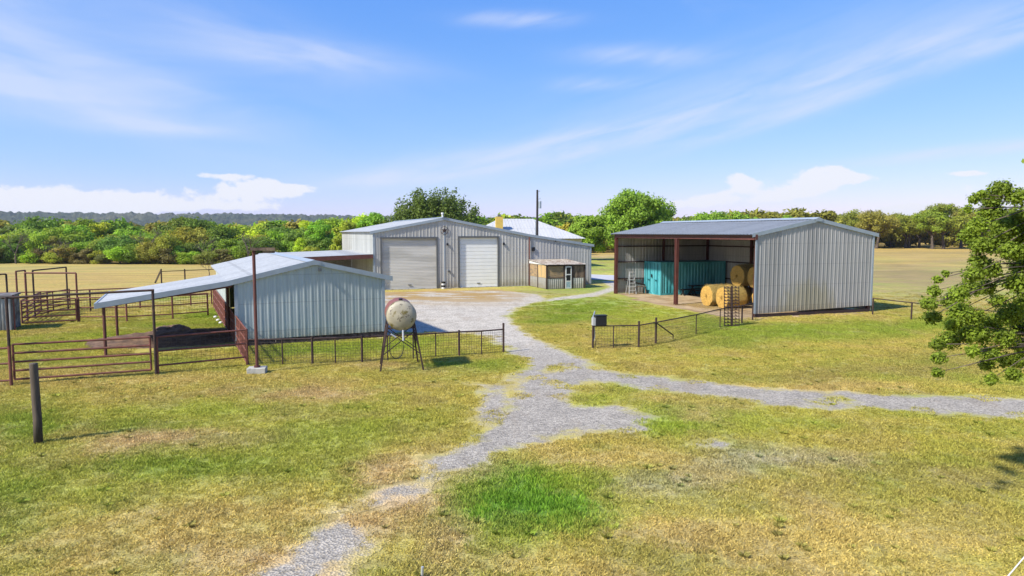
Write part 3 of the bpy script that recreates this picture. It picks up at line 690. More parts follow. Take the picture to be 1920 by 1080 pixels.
q = MB(); ribwall(q, lW, lR, LD, topL, .1, 1); ribwall(q, lR, 0, LD, topL, .1, 1); q.build('back_wall', M['sid_left'], calf)
q = MB(); ribwall(q, 3.5, LD, lW, zw - .05, .2, -1, axis='y'); q.build('pen_side_wall', M['sid_left'], calf)
q = MB(); ribwall(q, .0, 3.5, lW + 1.6, zw + .3, .1, -1, axis='y'); q.build('bay_wall', M['sid_in'], calf)
q = MB(); q.box(lW - .05, .03, .02, .22, -.05, .3); q.box(-.2, .03, .22, LD, -.05, .3); q.build('footing', M['stone'], calf)
oh = .1; slR = (ze - zr_) / (0 - lR)
q = MB(); ribroof(q, lW - .3, zw - .3 * (zr_ - zw) / (lR - lW), lR, zr_ + .02, -oh, LD + .2); q.build('roof', M['roof'], calf, label='left slope of the roof')
q = MB(); ribroof(q, lR, zr_ + .02, .38, ze + .38 * slR + .02, -oh, LD + .2); q.build('roof', M['roof'], calf, label='right slope of the roof')
q = MB(); zj = zw - .35 * (zr_ - zw) / (lR - lW) + .015; ribroof(q, lE, zl, lW - .3, zj - .02, -oh, 6.4); q.build('lean_to_roof', M['roof'], calf)
q = MB()
for (a_, za, b_, zb) in ((lE - .02, zl, lW - .3, zj), (lW - .3, zj, lR, zr_ + .03), (lR, zr_ + .03, .4, ze + .4 * slR + .03)):
    q.add([(a_, -oh - .03, za - .16), (b_, -oh - .03, zb - .16), (b_, -oh - .03, zb + .06), (a_, -oh - .03, za + .06), (a_, -.02, za - .16), (b_, -.02, zb - .16), (a_, -oh + .03, za + .06), (b_, -oh + .03, zb + .06)], [(0, 1, 2, 3), (0, 4, 5, 1), (3, 2, 7, 6)])
q.box(lE - .06, lE, -oh - .03, 6.4, zl - .16, zl + .05); q.build('fascia', M['trim'], calf)
q = MB(); q.add([(lR - .28, -oh - .06, zr_ + .0), (lR, -oh - .06, zr_ + .1), (lR + .28, -oh - .06, zr_ + .0), (lR - .28, LD + .2, zr_ + .0), (lR, LD + .2, zr_ + .1), (lR + .28, LD + .2, zr_ + .0), (lR - .28, -oh - .06, zr_ - .14), (lR + .28, -oh - .06, zr_ - .14)],
      [(0, 1, 4, 3), (1, 2, 5, 4), (0, 6, 7, 2, 1)]); q.build('ridge_cap', M['trim'], calf)
q = MB(); q.box(lW - .04, lW + .1, -.045, -.01, .28, zw - .1); q.box(-.1, .04, -.045, -.01, .28, ze - .12); q.build('corner_trim', M['trim'], calf)
for (x, y) in ((lE + .25, .05), (lE + .25, 5.9), (lW - .1, 3.4)):
    q = MB(); q.tube([(x, y, 0), (x, y, zl + (x - lE) * .15 - .05)], .06, 10); q.build('post', M['rustred'], calf)
q = MB(); q.beam((lE + .25, -.0, zl - .08), (lE + .25, 6.3, zl - .08), .08, .14)
for y in (.05, 2, 4, 5.95): q.beam((lE + .1, y, zl - .1), (lW - .1, y, zj - .16), .06, .12)
q.build('rafter', M['rustred'], calf)
q = MB(); q.box(lR + .18, lR + .3, -oh - .1, -.03, zr_ - .42, zr_ - .3); q.build('wall_lamp', M['trimdark'], calf)

# ================================================================ right hay shed
Sf = Fr(G(1413, 596), 20); sW = Sf.t(1635, 2); A2 = G(1153, 550.5); sL = float(np.hypot(A2[0] - Sf.o[0], A2[1] - Sf.o[1]))
lt, lv_ = Sf.loc(*A2); SK = lt / lv_     # small skew of the front line
zse = Sf.z(0, 437.5); zsr = Sf.z(sW * .5, 411); sL = lv_
hay_shed = empty('hay_shed', (*Sf.o, 0), Sf.a, 'open-fronted galvanised hay shed on red steel columns with a closed gable end', 'shed')
def topS(t): return zse + (zsr - zse) * (1 - abs(t - sW / 2) / (sW / 2)) - .02
q = MB(); bz = lambda t: .22 + .02 * t
ribwall(q, 0, sW / 2, 0, topS, bz); ribwall(q, sW / 2, sW, 0, topS, bz); q.build('gable_wall', M['sid_shed'], hay_shed)
q = MB(); ribwall(q, SK * sL, sW / 2, sL, topS, .05, 1); ribwall(q, sW / 2, sW, sL, topS, .05, 1); q.build('far_gable_wall', M['sid_in'], hay_shed)
q = MB(); ribwall(q, 0, sL, sW, zse - .02, .1, 1, axis='y'); q.build('back_wall', M['sid_in'], hay_shed)
q = MB(); ribroof(q, -.3, zse - .07, sW / 2, zsr, -.06, sL + .2); q.build('roof', M['roof_shed'], hay_shed, label='front slope of the roof'); q = MB(); ribroof(q, sW / 2, zsr, sW + .3, zse - .07, -.06, sL + .2); q.build('roof', M['roof_shed'], hay_shed, label='back slope of the roof')
q = MB()
for (a_, za, b_, zb) in ((-.32, zse - .08, sW / 2, zsr), (sW / 2, zsr, sW + .32, zse - .08)):
    q.add([(a_, -.09, za - .15), (b_, -.09, zb - .15), (b_, -.09, zb + .07), (a_, -.09, za + .07), (a_, -.03, za - .15), (b_, -.03, zb - .15), (a_, -.05, za + .07), (b_, -.05, zb + .07)], [(0, 1, 2, 3), (0, 4, 5, 1), (3, 2, 7, 6)])
q.build('fascia', M['trim'], hay_shed)
q = MB(); w = sW / 2; q.add([(w - .3, -.13, zsr + .0), (w, -.13, zsr + .12), (w + .3, -.13, zsr + .0), (w - .3, sL, zsr), (w, sL, zsr + .12), (w + .3, sL, zsr), (w - .25, -.13, zsr - .12), (w + .25, -.13, zsr - .12)], [(0, 1, 4, 3), (1, 2, 5, 4), (0, 6, 7, 2, 1)]); q.build('ridge_cap', M['trim'], hay_shed)
q = MB(); q.beam((-.02, -.1, zse - .22), (SK * sL - .02, sL, zse - .22), .16, .3); q.build('header_beam', M['rustred'], hay_shed)
mc = G(1267, 571.5); mt, mv = Sf.loc(*mc)
for k, (x, y) in enumerate(((.3, .22), (mt, mv), (SK * sL, sL - .12), (sW - .12, .15), (sW - .15, sL * .33), (sW - .15, sL * .66), (sW - .15, sL - .15), (sW * .5, sL - .15))):
    q = MB(); zt_ = zse - .35 if k < 3 else zse - .1 + (.8 if k == 7 else 0)
    wd = .22 if k < 3 else .16; q.box(x - wd / 2, x + wd / 2, y - wd / 2, y - wd / 2 + .03, -.02, zt_); q.box(x - wd / 2, x + wd / 2, y + wd / 2 - .03, y + wd / 2, -.02, zt_); q.box(x - wd * .2, x + wd * .2, y - wd / 2 + .03, y + wd / 2 - .03, -.02, zt_)
    q.build('column', M['rustred'], hay_shed)
for z in (1.15, 2.5, 3.75):
    q = MB(); q.box(SK * sL + .1, sW - .1, sL - .14, sL - .03, z, z + .09); q.build('girt', M['rustdark'], hay_shed)
    q = MB(); q.box(sW - .14, sW - .03, .1, sL - .15, z, z + .09); q.build('girt', M['rustdark'], hay_shed)
    q = MB(); q.box(.1, sW - .15, .04, .13, z, z + .09); q.build('girt', M['rustdark'], hay_shed)
for v_ in (.2, mv, sL - .2):
    q = MB(); q.beam((SK * v_, v_, zse - .3), (sW / 2, v_, zsr - .22), .12, .22); q.beam((sW / 2, v_, zsr - .22), (sW - .1, v_, zse - .3), .12, .22); q.build('rafter', M['rustred'], hay_shed)
for k in range(1, 6):
    t = sW / 2 * k / 6
    for tt in (t, sW - t):
        q = MB(); q.box(tt - .03, tt + .03, .0, sL, topS(tt) - .2, topS(tt) - .06); q.build('purlin', M['rustdark'], hay_shed)
q = MB(); q.box(-.03, .09, -.05, -.012, .25, zse - .12); q.box(sW - .1, sW + .03, -.05, -.012, .4, zse - .12); q.build('corner_trim', M['trim'], hay_shed)
q = MB(); q.box(.1, sW - .1, .02, .1, -.02, .2); q.build('bottom_beam', M['rustdark'], hay_shed)
# bare dirt floor of the shed
fl = []; N = 40
for k in range(N + 1):
    v_ = -.6 + (sL + .8) * k / N; e0 = SK * v_ - 1.1 - .9 * (fbm(np.array([v_ / 2.]), np.array([3.]), 3)[0] + .2) + (1.1 if v_ > sL * .75 else 0); fl.append((e0, v_))
q = MB(); vs = []
for e0, v_ in fl: vs += [(e0, v_, .008), (sW + .3, v_, .008)]
q.add(vs, [(2 * i, 2 * i + 1, 2 * i + 3, 2 * i + 2) for i in range(N)]); o = q.build('shed_floor', simple('dry_dirt_floor', K(205, 178, 140, .6), .95, 0, .2, 1.2, K(180, 150, 105, .55), .02))
o.location = (*Sf.o, 0); o.rotation_euler = (0, 0, Sf.a); tag(o, kind='structure', label='bare tan dirt floor of the hay shed')

# ---------------------------------------------------------------- things in the hay shed
# shipping container
c0 = G(1238, 554); ct, cv = Sf.loc(*c0); CL, CW, CH = 6.06, 2.44, 2.59
X0, Y0 = Sf.pt(ct, cv); cont = empty('shipping_container', (X0, Y0, 0), Sf.a, 'turquoise steel shipping container standing in the back of the hay shed', 'shipping container')
def corr(mb, a, b, y, out, ax, z0=.15, z1=CH - .12):
    n = int(abs(b - a) / .28); vs = []
    for k in range(n):
        x = a + (b - a) * k / n; st_ = (b - a) / n
        for f, h in ((0, 0), (.25, 0), (.4, 1), (.85, 1)): 
            p = (x + st_ * f, y + out * .036 * h)
            for z in (z0, z1): vs.append((p[0], p[1], z) if ax == 'x' else (p[1], p[0], z))
    mb.add(vs, [(2 * i, 2 * i + 2, 2 * i + 3, 2 * i + 1) for i in range(len(vs) // 2 - 1)])
q = MB(); corr(q, .1, CL - .1, .06, -1, 'x'); corr(q, .1, CL - .1, CW - .06, 1, 'x'); corr(q, .1, CW - .1, CL - .06, 1, 'y'); q.build('side_sheet', M['teal'], cont)
q = MB()
for x in (0, CL - .14):
    for y in (0, CW - .14): q.box(x, x + .14, y, y + .14, 0, CH)
for y in (0.01, CW - .11): q.box(.14, CL - .14, y, y + .1, .0, .16); q.box(.14, CL - .14, y, y + .1, CH - .12, CH - .005)
for x in (0.01, CL - .11): q.box(x, x + .1, .14, CW - .14, .0, .16); q.box(x, x + .1, .14, CW - .14, CH - .12, CH - .005)
q.build('frame_bar', M['teal'], cont); q = MB(); q.box(.05, CL - .05, .05, CW - .05, CH - .05, CH - .02); q.build('roof', M['tealdark'], cont)
for y in (.16, CW / 2 + .01):
    q = MB(); corr(q, y, y + CW / 2 - .17, .05, -1, 'y'); d_ = q.build('door', M['teal'], cont)
    for yy in (y + .28, y + .75):
        q = MB(); q.tube([(-.03, yy, .1), (-.03, yy, CH - .1)], .02, 6); q.build('lock_rod', M['tealdark'], d_)
    q = MB(); q.box(-.08, -.03, y + .3, y + .7, 1.15, 1.2); q.build('handle', M['tealdark'], d_)
q = MB(); q.box(-.05, -.01, CW * .5, CW * .5 + .12, 1.35, 1.6); q.build('lock_box', M['black'], cont)
# round bales
BR_, BL_ = .73, 1.45
def bale(name, loc, rz):
    r = empty(name, loc, rz)
    n = 40; q = MB(); rr = random.Random(int(loc[0] * 100)); vs = []
    J = [[rr.uniform(-.03, .03) for _ in range(n)] for _ in range(9)]
    for i in range(9):
        h = BL_ * i / 8; ed = -.05 if i in (0, 8) else 0
        for k in range(n):
            a_ = 2 * math.pi * k / n; rad = BR_ + ed + J[i][k]; z = rad * math.sin(a_); z = max(z, -BR_ + .05); vs.append((h, rad * math.cos(a_), z + BR_ - .05))
    q.add(vs, [(i * n + k, i * n + (k + 1) % n, (i + 1) * n + (k + 1) % n, (i + 1) * n + k) for i in range(8) for k in range(n)])
    q.build('roll', M['hayside'], r, True)
    for s_, x in ((-1, 0), (1, BL_)):
        q = MB(); vs = [(x + s_ * .03, 0, BR_ - .05)]; m_ = 9
        for j in range(1, m_ + 1):
            for k in range(n):
                a_ = 2 * math.pi * k / n; rad = (BR_ + (J[0 if s_ < 0 else 8][k]) - .05) * j / m_; off = s_ * (.03 * (1 - (j / m_) ** 2) + rr.uniform(-.012, .012) * (j < m_))
                vs.append((x + off, rad * math.cos(a_), max(rad * math.sin(a_), -BR_ + .05) + BR_ - .05))
        fs = [(0, 1 + k, 1 + (k + 1) % n) for k in range(n)] + [(1 + (j - 1) * n + k, 1 + (j - 1) * n + (k + 1) % n, 1 + j * n + (k + 1) % n, 1 + j * n + k) for j in range(1, m_) for k in range(n)]
        q.add(vs, fs); q.build('end_face', M['hayend'], r, True)
    # loose straw on top
    q = MB()
    for k in range(420):
        a_ = rr.uniform(.1, math.pi - .1); h = rr.uniform(.02, BL_ - .02); p = Vector((h, BR_ * math.cos(a_), BR_ * math.sin(a_) + BR_ - .05)); d_ = Vector((rr.uniform(-1, 1), math.cos(a_) * .6 + rr.uniform(-1, 1), math.sin(a_) * .6 + rr.uniform(-.4, .6))).normalized() * rr.uniform(.05, .13)
        q.beam(p, p + d_, .008, .008)
    q.build('loose_straw', M['hayside'], r)['kind'] = 'stuff'; return r
b1 = G(1323, 574); bt, bv = Sf.loc(*b1); bt += .05
labs = ['round hay bale at the far left of the bottom row in the hay shed', 'round hay bale in the bottom row right behind the upright harrow', 'round hay bale sitting alone on top of the two front bales', 'shaded round bale low behind the front bales beside the gable wall',
        'shaded round bale stacked high behind the topmost front bale', 'round bale deep in the shed behind the leftmost one']
pos = [(bt, bv, 0), (bt + .1, bv - 1.5, 0), (bt + 1.75, bv - .85, 1.36), (bt + 1.75, bv - 3.0, 0), (bt + 3.35, bv - .9, 1.2), (bt + 1.6, bv, 0), (bt + 1.8, bv - 2.45, 1.36)]
for k, (x, y, z) in enumerate(pos):
    X_, Y_ = Sf.pt(x, y); o = bale('hay_bale', (X_, Y_, z), Sf.a + (random.uniform(-.07, .07)))
    tag(o, labs[k] if k < 6 else 'shaded upper round bale half hidden by the gable wall of the hay shed', 'hay bale', 'round hay bales in the shed')
# step ladder
lp = G(1184, 551.5); o = empty('step_ladder', (*lp, 0), R(14), 'pale aluminium step ladder standing left of the turquoise container', 'ladder'); hL = 1.72
q = MB()
for s_ in (-1, 1): q.beam((s_ * .3, -.25, 0), (s_ * .17, 0, hL), .045, .07)
q.build('front_rail', M['alu'], o); q = MB()
for s_ in (-1, 1): q.beam((s_ * .3, .45, 0), (s_ * .17, .04, hL), .035, .035)
q.beam((-.27, .3, .6), (.27, .3, .6), .03, .03); q.build('rear_rail', M['alu'], o)
for k in range(1, 6):
    f = k / 6; q = MB(); q.box(-.3 + .13 * f, .3 - .13 * f, -.25 * (1 - f) - .06, -.25 * (1 - f) + .06, hL * f, hL * f + .05); q.build('step', M['alu'], o)
q = MB(); q.box(-.2, .2, -.09, .12, hL, hL + .07); q.build('top_cap', M['alu'], o)
# saw horse / small bench
lp = G(1200, 551); o = empty('work_bench', (*lp, 0), R(18), 'low wooden bench between the step ladder and the container', 'bench'); q = MB(); q.box(-.45, .45, -.2, .2, .56, .62); q.build('top', M['oldwood'], o)
for x in (-.38, .38):
    for y in (-.14, .14): q = MB(); q.beam((x * 1.08, y * 1.2, 0), (x, y, .56), .06, .06); q.build('leg', M['oldwood'], o)
# long timber leaning along far wall
q = MB(); a_ = Sf.pt(SK * sL + .5, sL - .5); b_ = Sf.pt(SK * sL + 2.7, sL - .35); q.beam((a_[0], a_[1], 1.15), (b_[0], b_[1], .62), .06, .12); o = q.build('timber_plank', M['darkwood']); tag(o, 'long dark plank leaning along the far wall behind the step ladder', 'plank')
# picnic tables, dark
for k, (px, py) in enumerate(((1310, 553), (1288, 554))):
    lp = G(px, py); o = empty('picnic_table', (*lp, 0), R(20), ('dark picnic table in front of the container, nearer the hay bales', 'lower dark bench table beside the middle column of the shed')[k], 'table', 'dark tables in front of the container')
    h = .74 if k == 0 else .46; w = .85 if k == 0 else .55
    for j in range(4): q = MB(); q.box(-w, w, -.3 + j * .16, -.18 + j * .16, h, h + .04); q.build('top_board', M['black'], o)
    if k == 0:
        for y in (-.7, .66): q = MB(); q.box(-w, w, y - .12, y + .12, .43, .47); q.build('bench_seat', M['black'], o)
    for x in (-w * .7, w * .7):
        q = MB(); q.beam((x, -.55 if k == 0 else -.25, 0), (x, .15, h), .05, .1); q.beam((x, .55 if k == 0 else .25, 0), (x, -.15, h), .05, .1)
        if k == 0: q.beam((x + .06, -.75, .4), (x + .06, .75, .4), .04, .09)
        q.build('leg_frame', M['black'], o)

# ================================================================ farmhouse, pole
Hf = (1.2, 103.0); house = empty('farmhouse', (Hf[0], Hf[1], 0), R(8), 'farmhouse with white metal hip roof and yellow chimney behind the barn', 'house')
he, hr, hw, hd = 4.05, 6.95, 8.4, 7.0
q = MB(); q.box(-hw + .5, hw - .5, -hd + .5, hd - .5, 0, he); q.build('wall', M['housewall'], house)
q = MB()
def hip(p): q.add(p, [tuple(range(len(p)))])
hip([(-hw, -hd, he), (hw, -hd, he), (1.9, 0, hr), (-3.2, 0, hr)]); hip([(hw, -hd, he), (hw, hd, he), (1.9, 0, hr)]); hip([(hw, hd, he), (-hw, hd, he), (-3.2, 0, hr), (1.9, 0, hr)]); hip([(-hw, hd, he), (-hw, -hd, he), (-3.2, 0, hr)]); hip([(-hw, -hd, he - .06), (-hw, hd, he - .06), (hw, hd, he - .06), (hw, -hd, he - .06)])
for k in range(-16, 17):
    x = k * .5
    f = 1 if -3.2 <= x <= 1.9 else ((hw - x) / (hw - 1.9) if x > 1.9 else (x + hw) / (hw - 3.2)); f = max(0, min(1, f))
    q.beam((x, -hd, he + .02), (x, -hd + hd * f, he + (hr - he) * f + .02), .03, .06)
for k in range(-13, 14):
    y = k * .5; f = 1 - abs(y) / hd; q.beam((hw, y, he + .02), (hw - (hw - 1.9) * f, y, he + (hr - he) * f + .02), .03, .06)
roof_h = q.build('roof', M['roof_white'], house)
q = MB(); q.box(-4.15, -3.15, -4.6, -3.6, 5.0, 7.15); q.build('chimney', M['yellow'], roof_h); q = MB(); q.box(-3.85, -3.45, -4.3, -3.9, 7.15, 7.5); q.build('flue', M['trimdark'], roof_h)
for x in (-5, -1, 4):
    q = MB(); q.box(x - .6, x + .6, -hd + .44, -hd + .49, 1.2, 2.6); w_ = q.build('window', M['glass'], house); q = MB(); q.box(x - .7, x + .7, -hd + .4, -hd + .44, 2.6, 2.72); q.box(x - .7, x + .7, -hd + .4, -hd + .44, 1.08, 1.2); q.build('window_frame', M['white'], w_)
up = P(1007.5, 356, 90); o = empty('utility_pole', (up[0], 90, 0), 0, 'dark wooden utility pole with a transformer rising behind the barn roof', 'utility pole')
q = MB(); q.tube([(0, 0, -.1), (0, 0, up[2])], [.2, .13], 10); q.build('pole', simple('creosote_pole', K(60, 55, 52, .6), .9)
, o)
q = MB(); q.tube([(.33, 0, up[2] - 2.4), (.33, 0, up[2] - 1.5)], .2, 12); q.build('transformer', M['trim'], o)
for z, dx_ in ((.25, .3), (1.2, .35), (1.6, .45)): q = MB(); q.beam((0, 0, up[2] - z), (dx_, 0, up[2] - z), .05, .05); q.tube([(dx_, 0, up[2] - z), (dx_, 0, up[2] - z + .18)], .05, 6); q.build('insulator', M['trim'], o)
q = MB(); q.tube([(-.22, 0, 2), (-.22, 0, up[2] - 4)], .06, 6); q.build('conduit', M['trim'], o)

# ================================================================ fences
def interp(pts, n):
    return pts
def fence(name, label, posts, rails, ph=None, r_post=.04, r_rail=.03, mat='rust', mesh=None, minor=(), rr=None):
    """posts: world xy list; rails: heights; mesh: (z0,z1,dx,dz)"""
    o0 = posts[0]; rt = empty(name, (o0[0], o0[1], float(zt(*o0))), 0, label, 'fence'); rt['group'] = 'pipe fences around the yard and pens'
    L = [Vector((p[0] - o0[0], p[1] - o0[1], float(zt(*p)) - float(zt(*o0)))) for p in posts]
    top = max(rails) if rails else 1.2
    for k, p in enumerate(L):
        h = (ph[k] if isinstance(ph, (list, tuple)) else ph) or top; rp = r_post * (.55 if k in minor else 1)
        q = MB(); q.tube([p + Vector((0, 0, -.05)), p + Vector((0, 0, h))], rp, 10); q.build('post', M[mat], rt)
    for z in rails:
        q = MB(); q.tube([p + Vector((0, 0, z)) for p in L], r_rail, 8); q.build('rail', M[mat], rt)
    if mesh:
        z0, z1_, mx, mz = mesh; q = MB()
        for a, b in zip(L[:-1], L[1:]):
            d = (b - a).length; n = max(1, int(d / mx))
            for k in range(n):
                p = a.lerp(b, k / n); s_ = .004
                q.add([p + Vector((-s_, 0, z0)), p + Vector((s_, 0, z0)), p + Vector((s_, 0, z1_)), p + Vector((-s_, 0, z1_)), p + Vector((0, -s_, z0)), p + Vector((0, s_, z0)), p + Vector((0, s_, z1_)), p + Vector((0, -s_, z1_))], [(0, 1, 2, 3), (4, 5, 6, 7)])
            z = z0
            while z <= z1_ + 1e-6:
                A = a + Vector((0, 0, z)); Bq = b + Vector((0, 0, z)); u = Vector((0, 0, .004)); q.add([A - u, Bq - u, Bq + u, A + u], [(0, 1, 2, 3)]); z += mz
        q.build('wire_mesh', M['rust' if name == 'barn_side_fence' else 'wire'], rt)
    return rt
# yard fence in front of the left barn
cC = G(464, 685)
yp = [cC, G(530, 684), G(586, 682.5), G(629, 681), G(679, 679), G(727, 676), G(775, 673.5), G(817, 670), G(861, 667), G(903, 665), G(944, 661)]
fence('yard_fence', 'long low pipe and wire fence from the pen corner past the elevated tank', yp, [.96], [1.0, .93, 1.03, .93, 1.03, .93, .93, .93, 1.03, .93, 1.22], .045, .03, 'rustdark', (.05, .93, .1, .1), minor=(1, 3, 5, 6, 7, 9))
# right yard fence
E = [G(1111.5, 653.5), G(1150, 653), G(1197.5, 652), G(1229.5, 645), G(1305, 627), G(1350, 614), G(1391, 606), G(1411, 600)]
fence('garden_fence', 'low pipe fence with wire running from the black box to the hay shed corner', E, [.96], [1.22, .93, 1.14, 1.18, .96, .95, .96, .96], .045, .028, 'rustdark', (.05, .93, .12, .12), minor=(1, 4, 5))
o = bpy.data.objects['garden_fence']; q = MB(); p = Vector((E[3][0] - E[0][0], E[3][1] - E[0][1], 0)); g_ = G(1262, 638); q.tube([p + Vector((0, 0, .95)), (g_[0] - E[0][0], g_[1] - E[0][1], .24), (g_[0] - E[0][0], g_[1] - E[0][1], 0)], .03, 8); q.build('brace', M['rustdark'], o)
Fp = [G(1636, 590), G(1708.5, 600), G(1800, 612), G(1900, 625), G(2010, 640)]
fence('pasture_fence', 'single rail pipe fence leaving the right corner of the hay shed', Fp, [.98], 1.0, .045, .03, 'rustdark')
# swung open gate at left end, seen nearly edge on, with black box
g0 = E[0]; o = empty('wire_gate', (g0[0], g0[1] + .1, 0), R(81), 'pale galvanised gate swung open behind the left end post', 'gate'); q = MB()
q.tube([(.05, 0, .12), (.05, 0, 1.2), (.25, 0, 1.32), (2.2, 0, 1.32), (2.35, 0, 1.2), (2.35, 0, .12), (.05, 0, .12)], .022, 8); q.build('frame', M['alu'], o)
q = MB()
for k in range(23): q.tube([(.05 + k * .1, 0, .12), (.05 + k * .1, 0, 1.2)], .004, 4)
for k in range(11): q.tube([(.05, 0, .12 + k * .1), (2.35, 0, .12 + k * .1)], .004, 4)
q.build('wire_mesh', M['wire'], o)
bx = P(1126, 600, g0[1] + .02); o = empty('black_box', (bx[0], bx[1], .98), R(12), 'black metal box mounted on the fence rail at the end post', 'box'); q = MB(); q.box(-.24, .24, -.12, .14, 0, .42); q.build('case', M['black'], o, bevel=.015); q = MB(); q.box(-.26, .26, -.14, .16, .42, .45); q.build('lid', M['black'], o)
q = MB(); q.box(-.36, -.25, -.1, .12, .02, .34); q.build('bracket', M['alu'], o)

# harrow leaning on the fence
h0 = G(1372, 612); o = empty('drag_harrow', (h0[0], h0[1], 0), R(12), 'upright rusty drag harrow with rows of short tines leaning on the fence', 'farm implement'); HH = 2.05; HWd = .84
q = MB()
for x in (-HWd / 2, -.05, .05, HWd / 2): q.beam((x, 0, 0), (x, .12, HH), .03, .03)
q.beam((-.0, -.03, 0), (.0, .09, HH + .08), .06, .05); q.build('frame', M['rustdark'], o)
for k in range(13):
    z = .04 + k * (HH - .08) / 12; y = .12 * z / HH
    q = MB(); q.beam((-HWd / 2 - .02, y, z), (HWd / 2 + .02, y, z), .025, .035)
    for j in range(8):
        x = -HWd / 2 + .05 + j * .107; q.beam((x, y - .06, z + .005), (x + .05 * (1 if j % 2 else -1), y + .03, z + .085), .032, .03)
    q.build('tine_bar', M['rustdark'], o)
q = MB(); q.beam((-HWd / 2 - .05, -.03, .02), (HWd / 2 + .03, -.03, .02), .06, .05); q.build('foot_bar', M['rustdark'], o)

# front pen: tall gate arch and gate
gA = G(21.5, 723); gB = G(293, 703)
zA = zpx(gA[1], 557); zB = zpx(gB[1], 544)
o = empty('gate_arch', (*gA, 0), 0, 'tall pipe arch over the near pen gate', 'gate arch'); dB = Vector((gB[0] - gA[0], gB[1] - gA[1], 0))
for p, z in ((Vector((0, 0, 0)), zA), (dB, zB)): q = MB(); q.tube([p + Vector((0, 0, -.05)), p + Vector((0, 0, z))], .045, 10); q.build('post', M['rustdark'], o)
q = MB(); q.tube([Vector((-.15, 0, zA - .03)), dB + Vector((.05, 0, zB))], .04, 10); q.build('header_pipe', M['rustdark'], o)
def gate(name, label, a, b, z0, z1_, n, mat='rust', r_=.035, vert=0):
    o = empty(name, (a[0], a[1], 0), 0, label, 'gate'); o['group'] = 'pipe gates of the cattle pens'; d = Vector((b[0] - a[0], b[1] - a[1], 0))
    for k in range(n):
        z = z0 + (z1_ - z0) * k / (n - 1); q = MB(); q.tube([Vector((0, 0, z)), d + Vector((0, 0, z))], r_, 8); q.build('rail', M[mat], o)
    for f in [0, 1] + [j / (vert + 1) for j in range(1, vert + 1)]:
        q = MB(); q.tube([d * f + Vector((0, 0, z0)), d * f + Vector((0, 0, z1_))], r_, 8); q.build('upright', M[mat], o)
    return o
ga, gb = G(28, 721), G(284, 702.5); zg0, zg1 = .17, zpx(ga[1], 646)
gate('pipe_gate', 'long five-rail rusty gate nearest the camera under the tall arch', ga, gb, zg0, zg1, 5)
cC2 = cC
fence('pen_fence', 'three-rail pen fence with wire between the gate arch and the pen corner', [G(296, 702.5), cC2], [.32, .82, 1.32], 1.34, .05, .032, 'rust', (.34, 1.3, .15, .15))
fence('pen_side_fence', 'three-rail pen fence leaving the left edge of the picture', [gA, G(-140, 732), G(-320, 742)], [.17, .72, 1.22], 1.3, .05, .032, 'rust')
# fence along the left barn, filled with rusty panels
D_ = G(401, 577); N_ = 9; sp_ = [cC2 + (D_ - cC2) * k / N_ for k in range(N_ + 1)]
fence('barn_side_fence', 'rusty panelled pen fence running back along the left barn', sp_, [.08, .5, .92, 1.34], 1.36, .045, .03, 'rust', (.1, 1.34, .03, .08))
# far pen fences
Pp = [D_, G(390, 592.5), G(324, 598), G(238, 603), G(149, 603.5)]
fence('far_pen_fence', 'three-rail pen fence with wire beyond the lean-to roof', Pp[1:], [.28, .8, 1.34], 1.36, .05, .034, 'rust', (.3, 1.3, .15, .15))
Q_ = [G(397, 570), G(358, 573), G(263, 578), G(170, 583), G(90, 588), G(-10, 592), G(-120, 600)]
fence('back_pen_fence', 'pipe and wire fence along the back of the pens before the pasture', Q_, [.7, 1.34], 1.36, .05, .032, 'rust', (.1, 1.3, .15, .15))
# remote pasture fence with brace
r0 = G(303, 530); r1 = G(347, 527); r2 = G(420, 522)
ff = fence('field_fence', 'weathered fence corner far out in the left pasture', [r0, r1, r2], [1.15], [1.4, 1.3, 1.3], .07, .035, 'darkwood')
q = MB(); q.beam((-.65, 0, 0), (0, 0, 1.3), .12, .12); q.build('brace', M['wood'], ff)
# chute frames and alley gates, left
def arch(label, a, b, h, mat='rust', extra=()):
    o = empty('chute_frame', (a[0], a[1], 0), 0, label, 'pipe frame'); o['group'] = 'tall pipe frames over the cattle alley'; d = Vector((b[0] - a[0], b[1] - a[1], 0))
    for f in (0, 1) + tuple(extra):
        q = MB(); q.tube([d * f + Vector((0, 0, -.05)), d * f + Vector((0, 0, h))], .05, 10); q.build('post', M[mat], o)
    q = MB(); q.tube([Vector((0, 0, h)), d + Vector((0, 0, h))], .042, 8); q.build('header_pipe', M[mat], o)
a1 = G(52, 603); a2 = G(147, 603.5); a3 = G(66, 595); a4 = G(128, 581); a5 = G(17, 606)
hA = zpx(a2[1], 512)
arch('nearer tall pipe frame over the alley gate', a1, a2, hA, 'rust'); arch('farther slanting tall pipe frame behind the alley gate', a3, a4, zpx(a4[1], 501), 'rustdark')
arch('tall pipe frame at the left edge behind the metal shed', a5, G(-60, 612), zpx(a5[1], 514), 'rustdark')
arch('short tall frame joining the two pipe frames', G(35, 598), G(52, 594), zpx(G(52, 594)[1], 507), 'rust')
gate('alley_gate', 'near many-rail alley gate swung across beneath the tall frames', G(42, 610), G(144, 604), .12, 1.3, 5, 'rust', .04)
gate('alley_gate', 'middle alley gate standing at a slant behind the near one', G(42, 609), G(78, 588), .15, 1.3, 6, 'rust', .038)
gate('alley_gate', 'rear alley gate between the slanting posts', G(66, 595), G(132, 580), .15, 1.3, 6, 'rust', .032, 1)
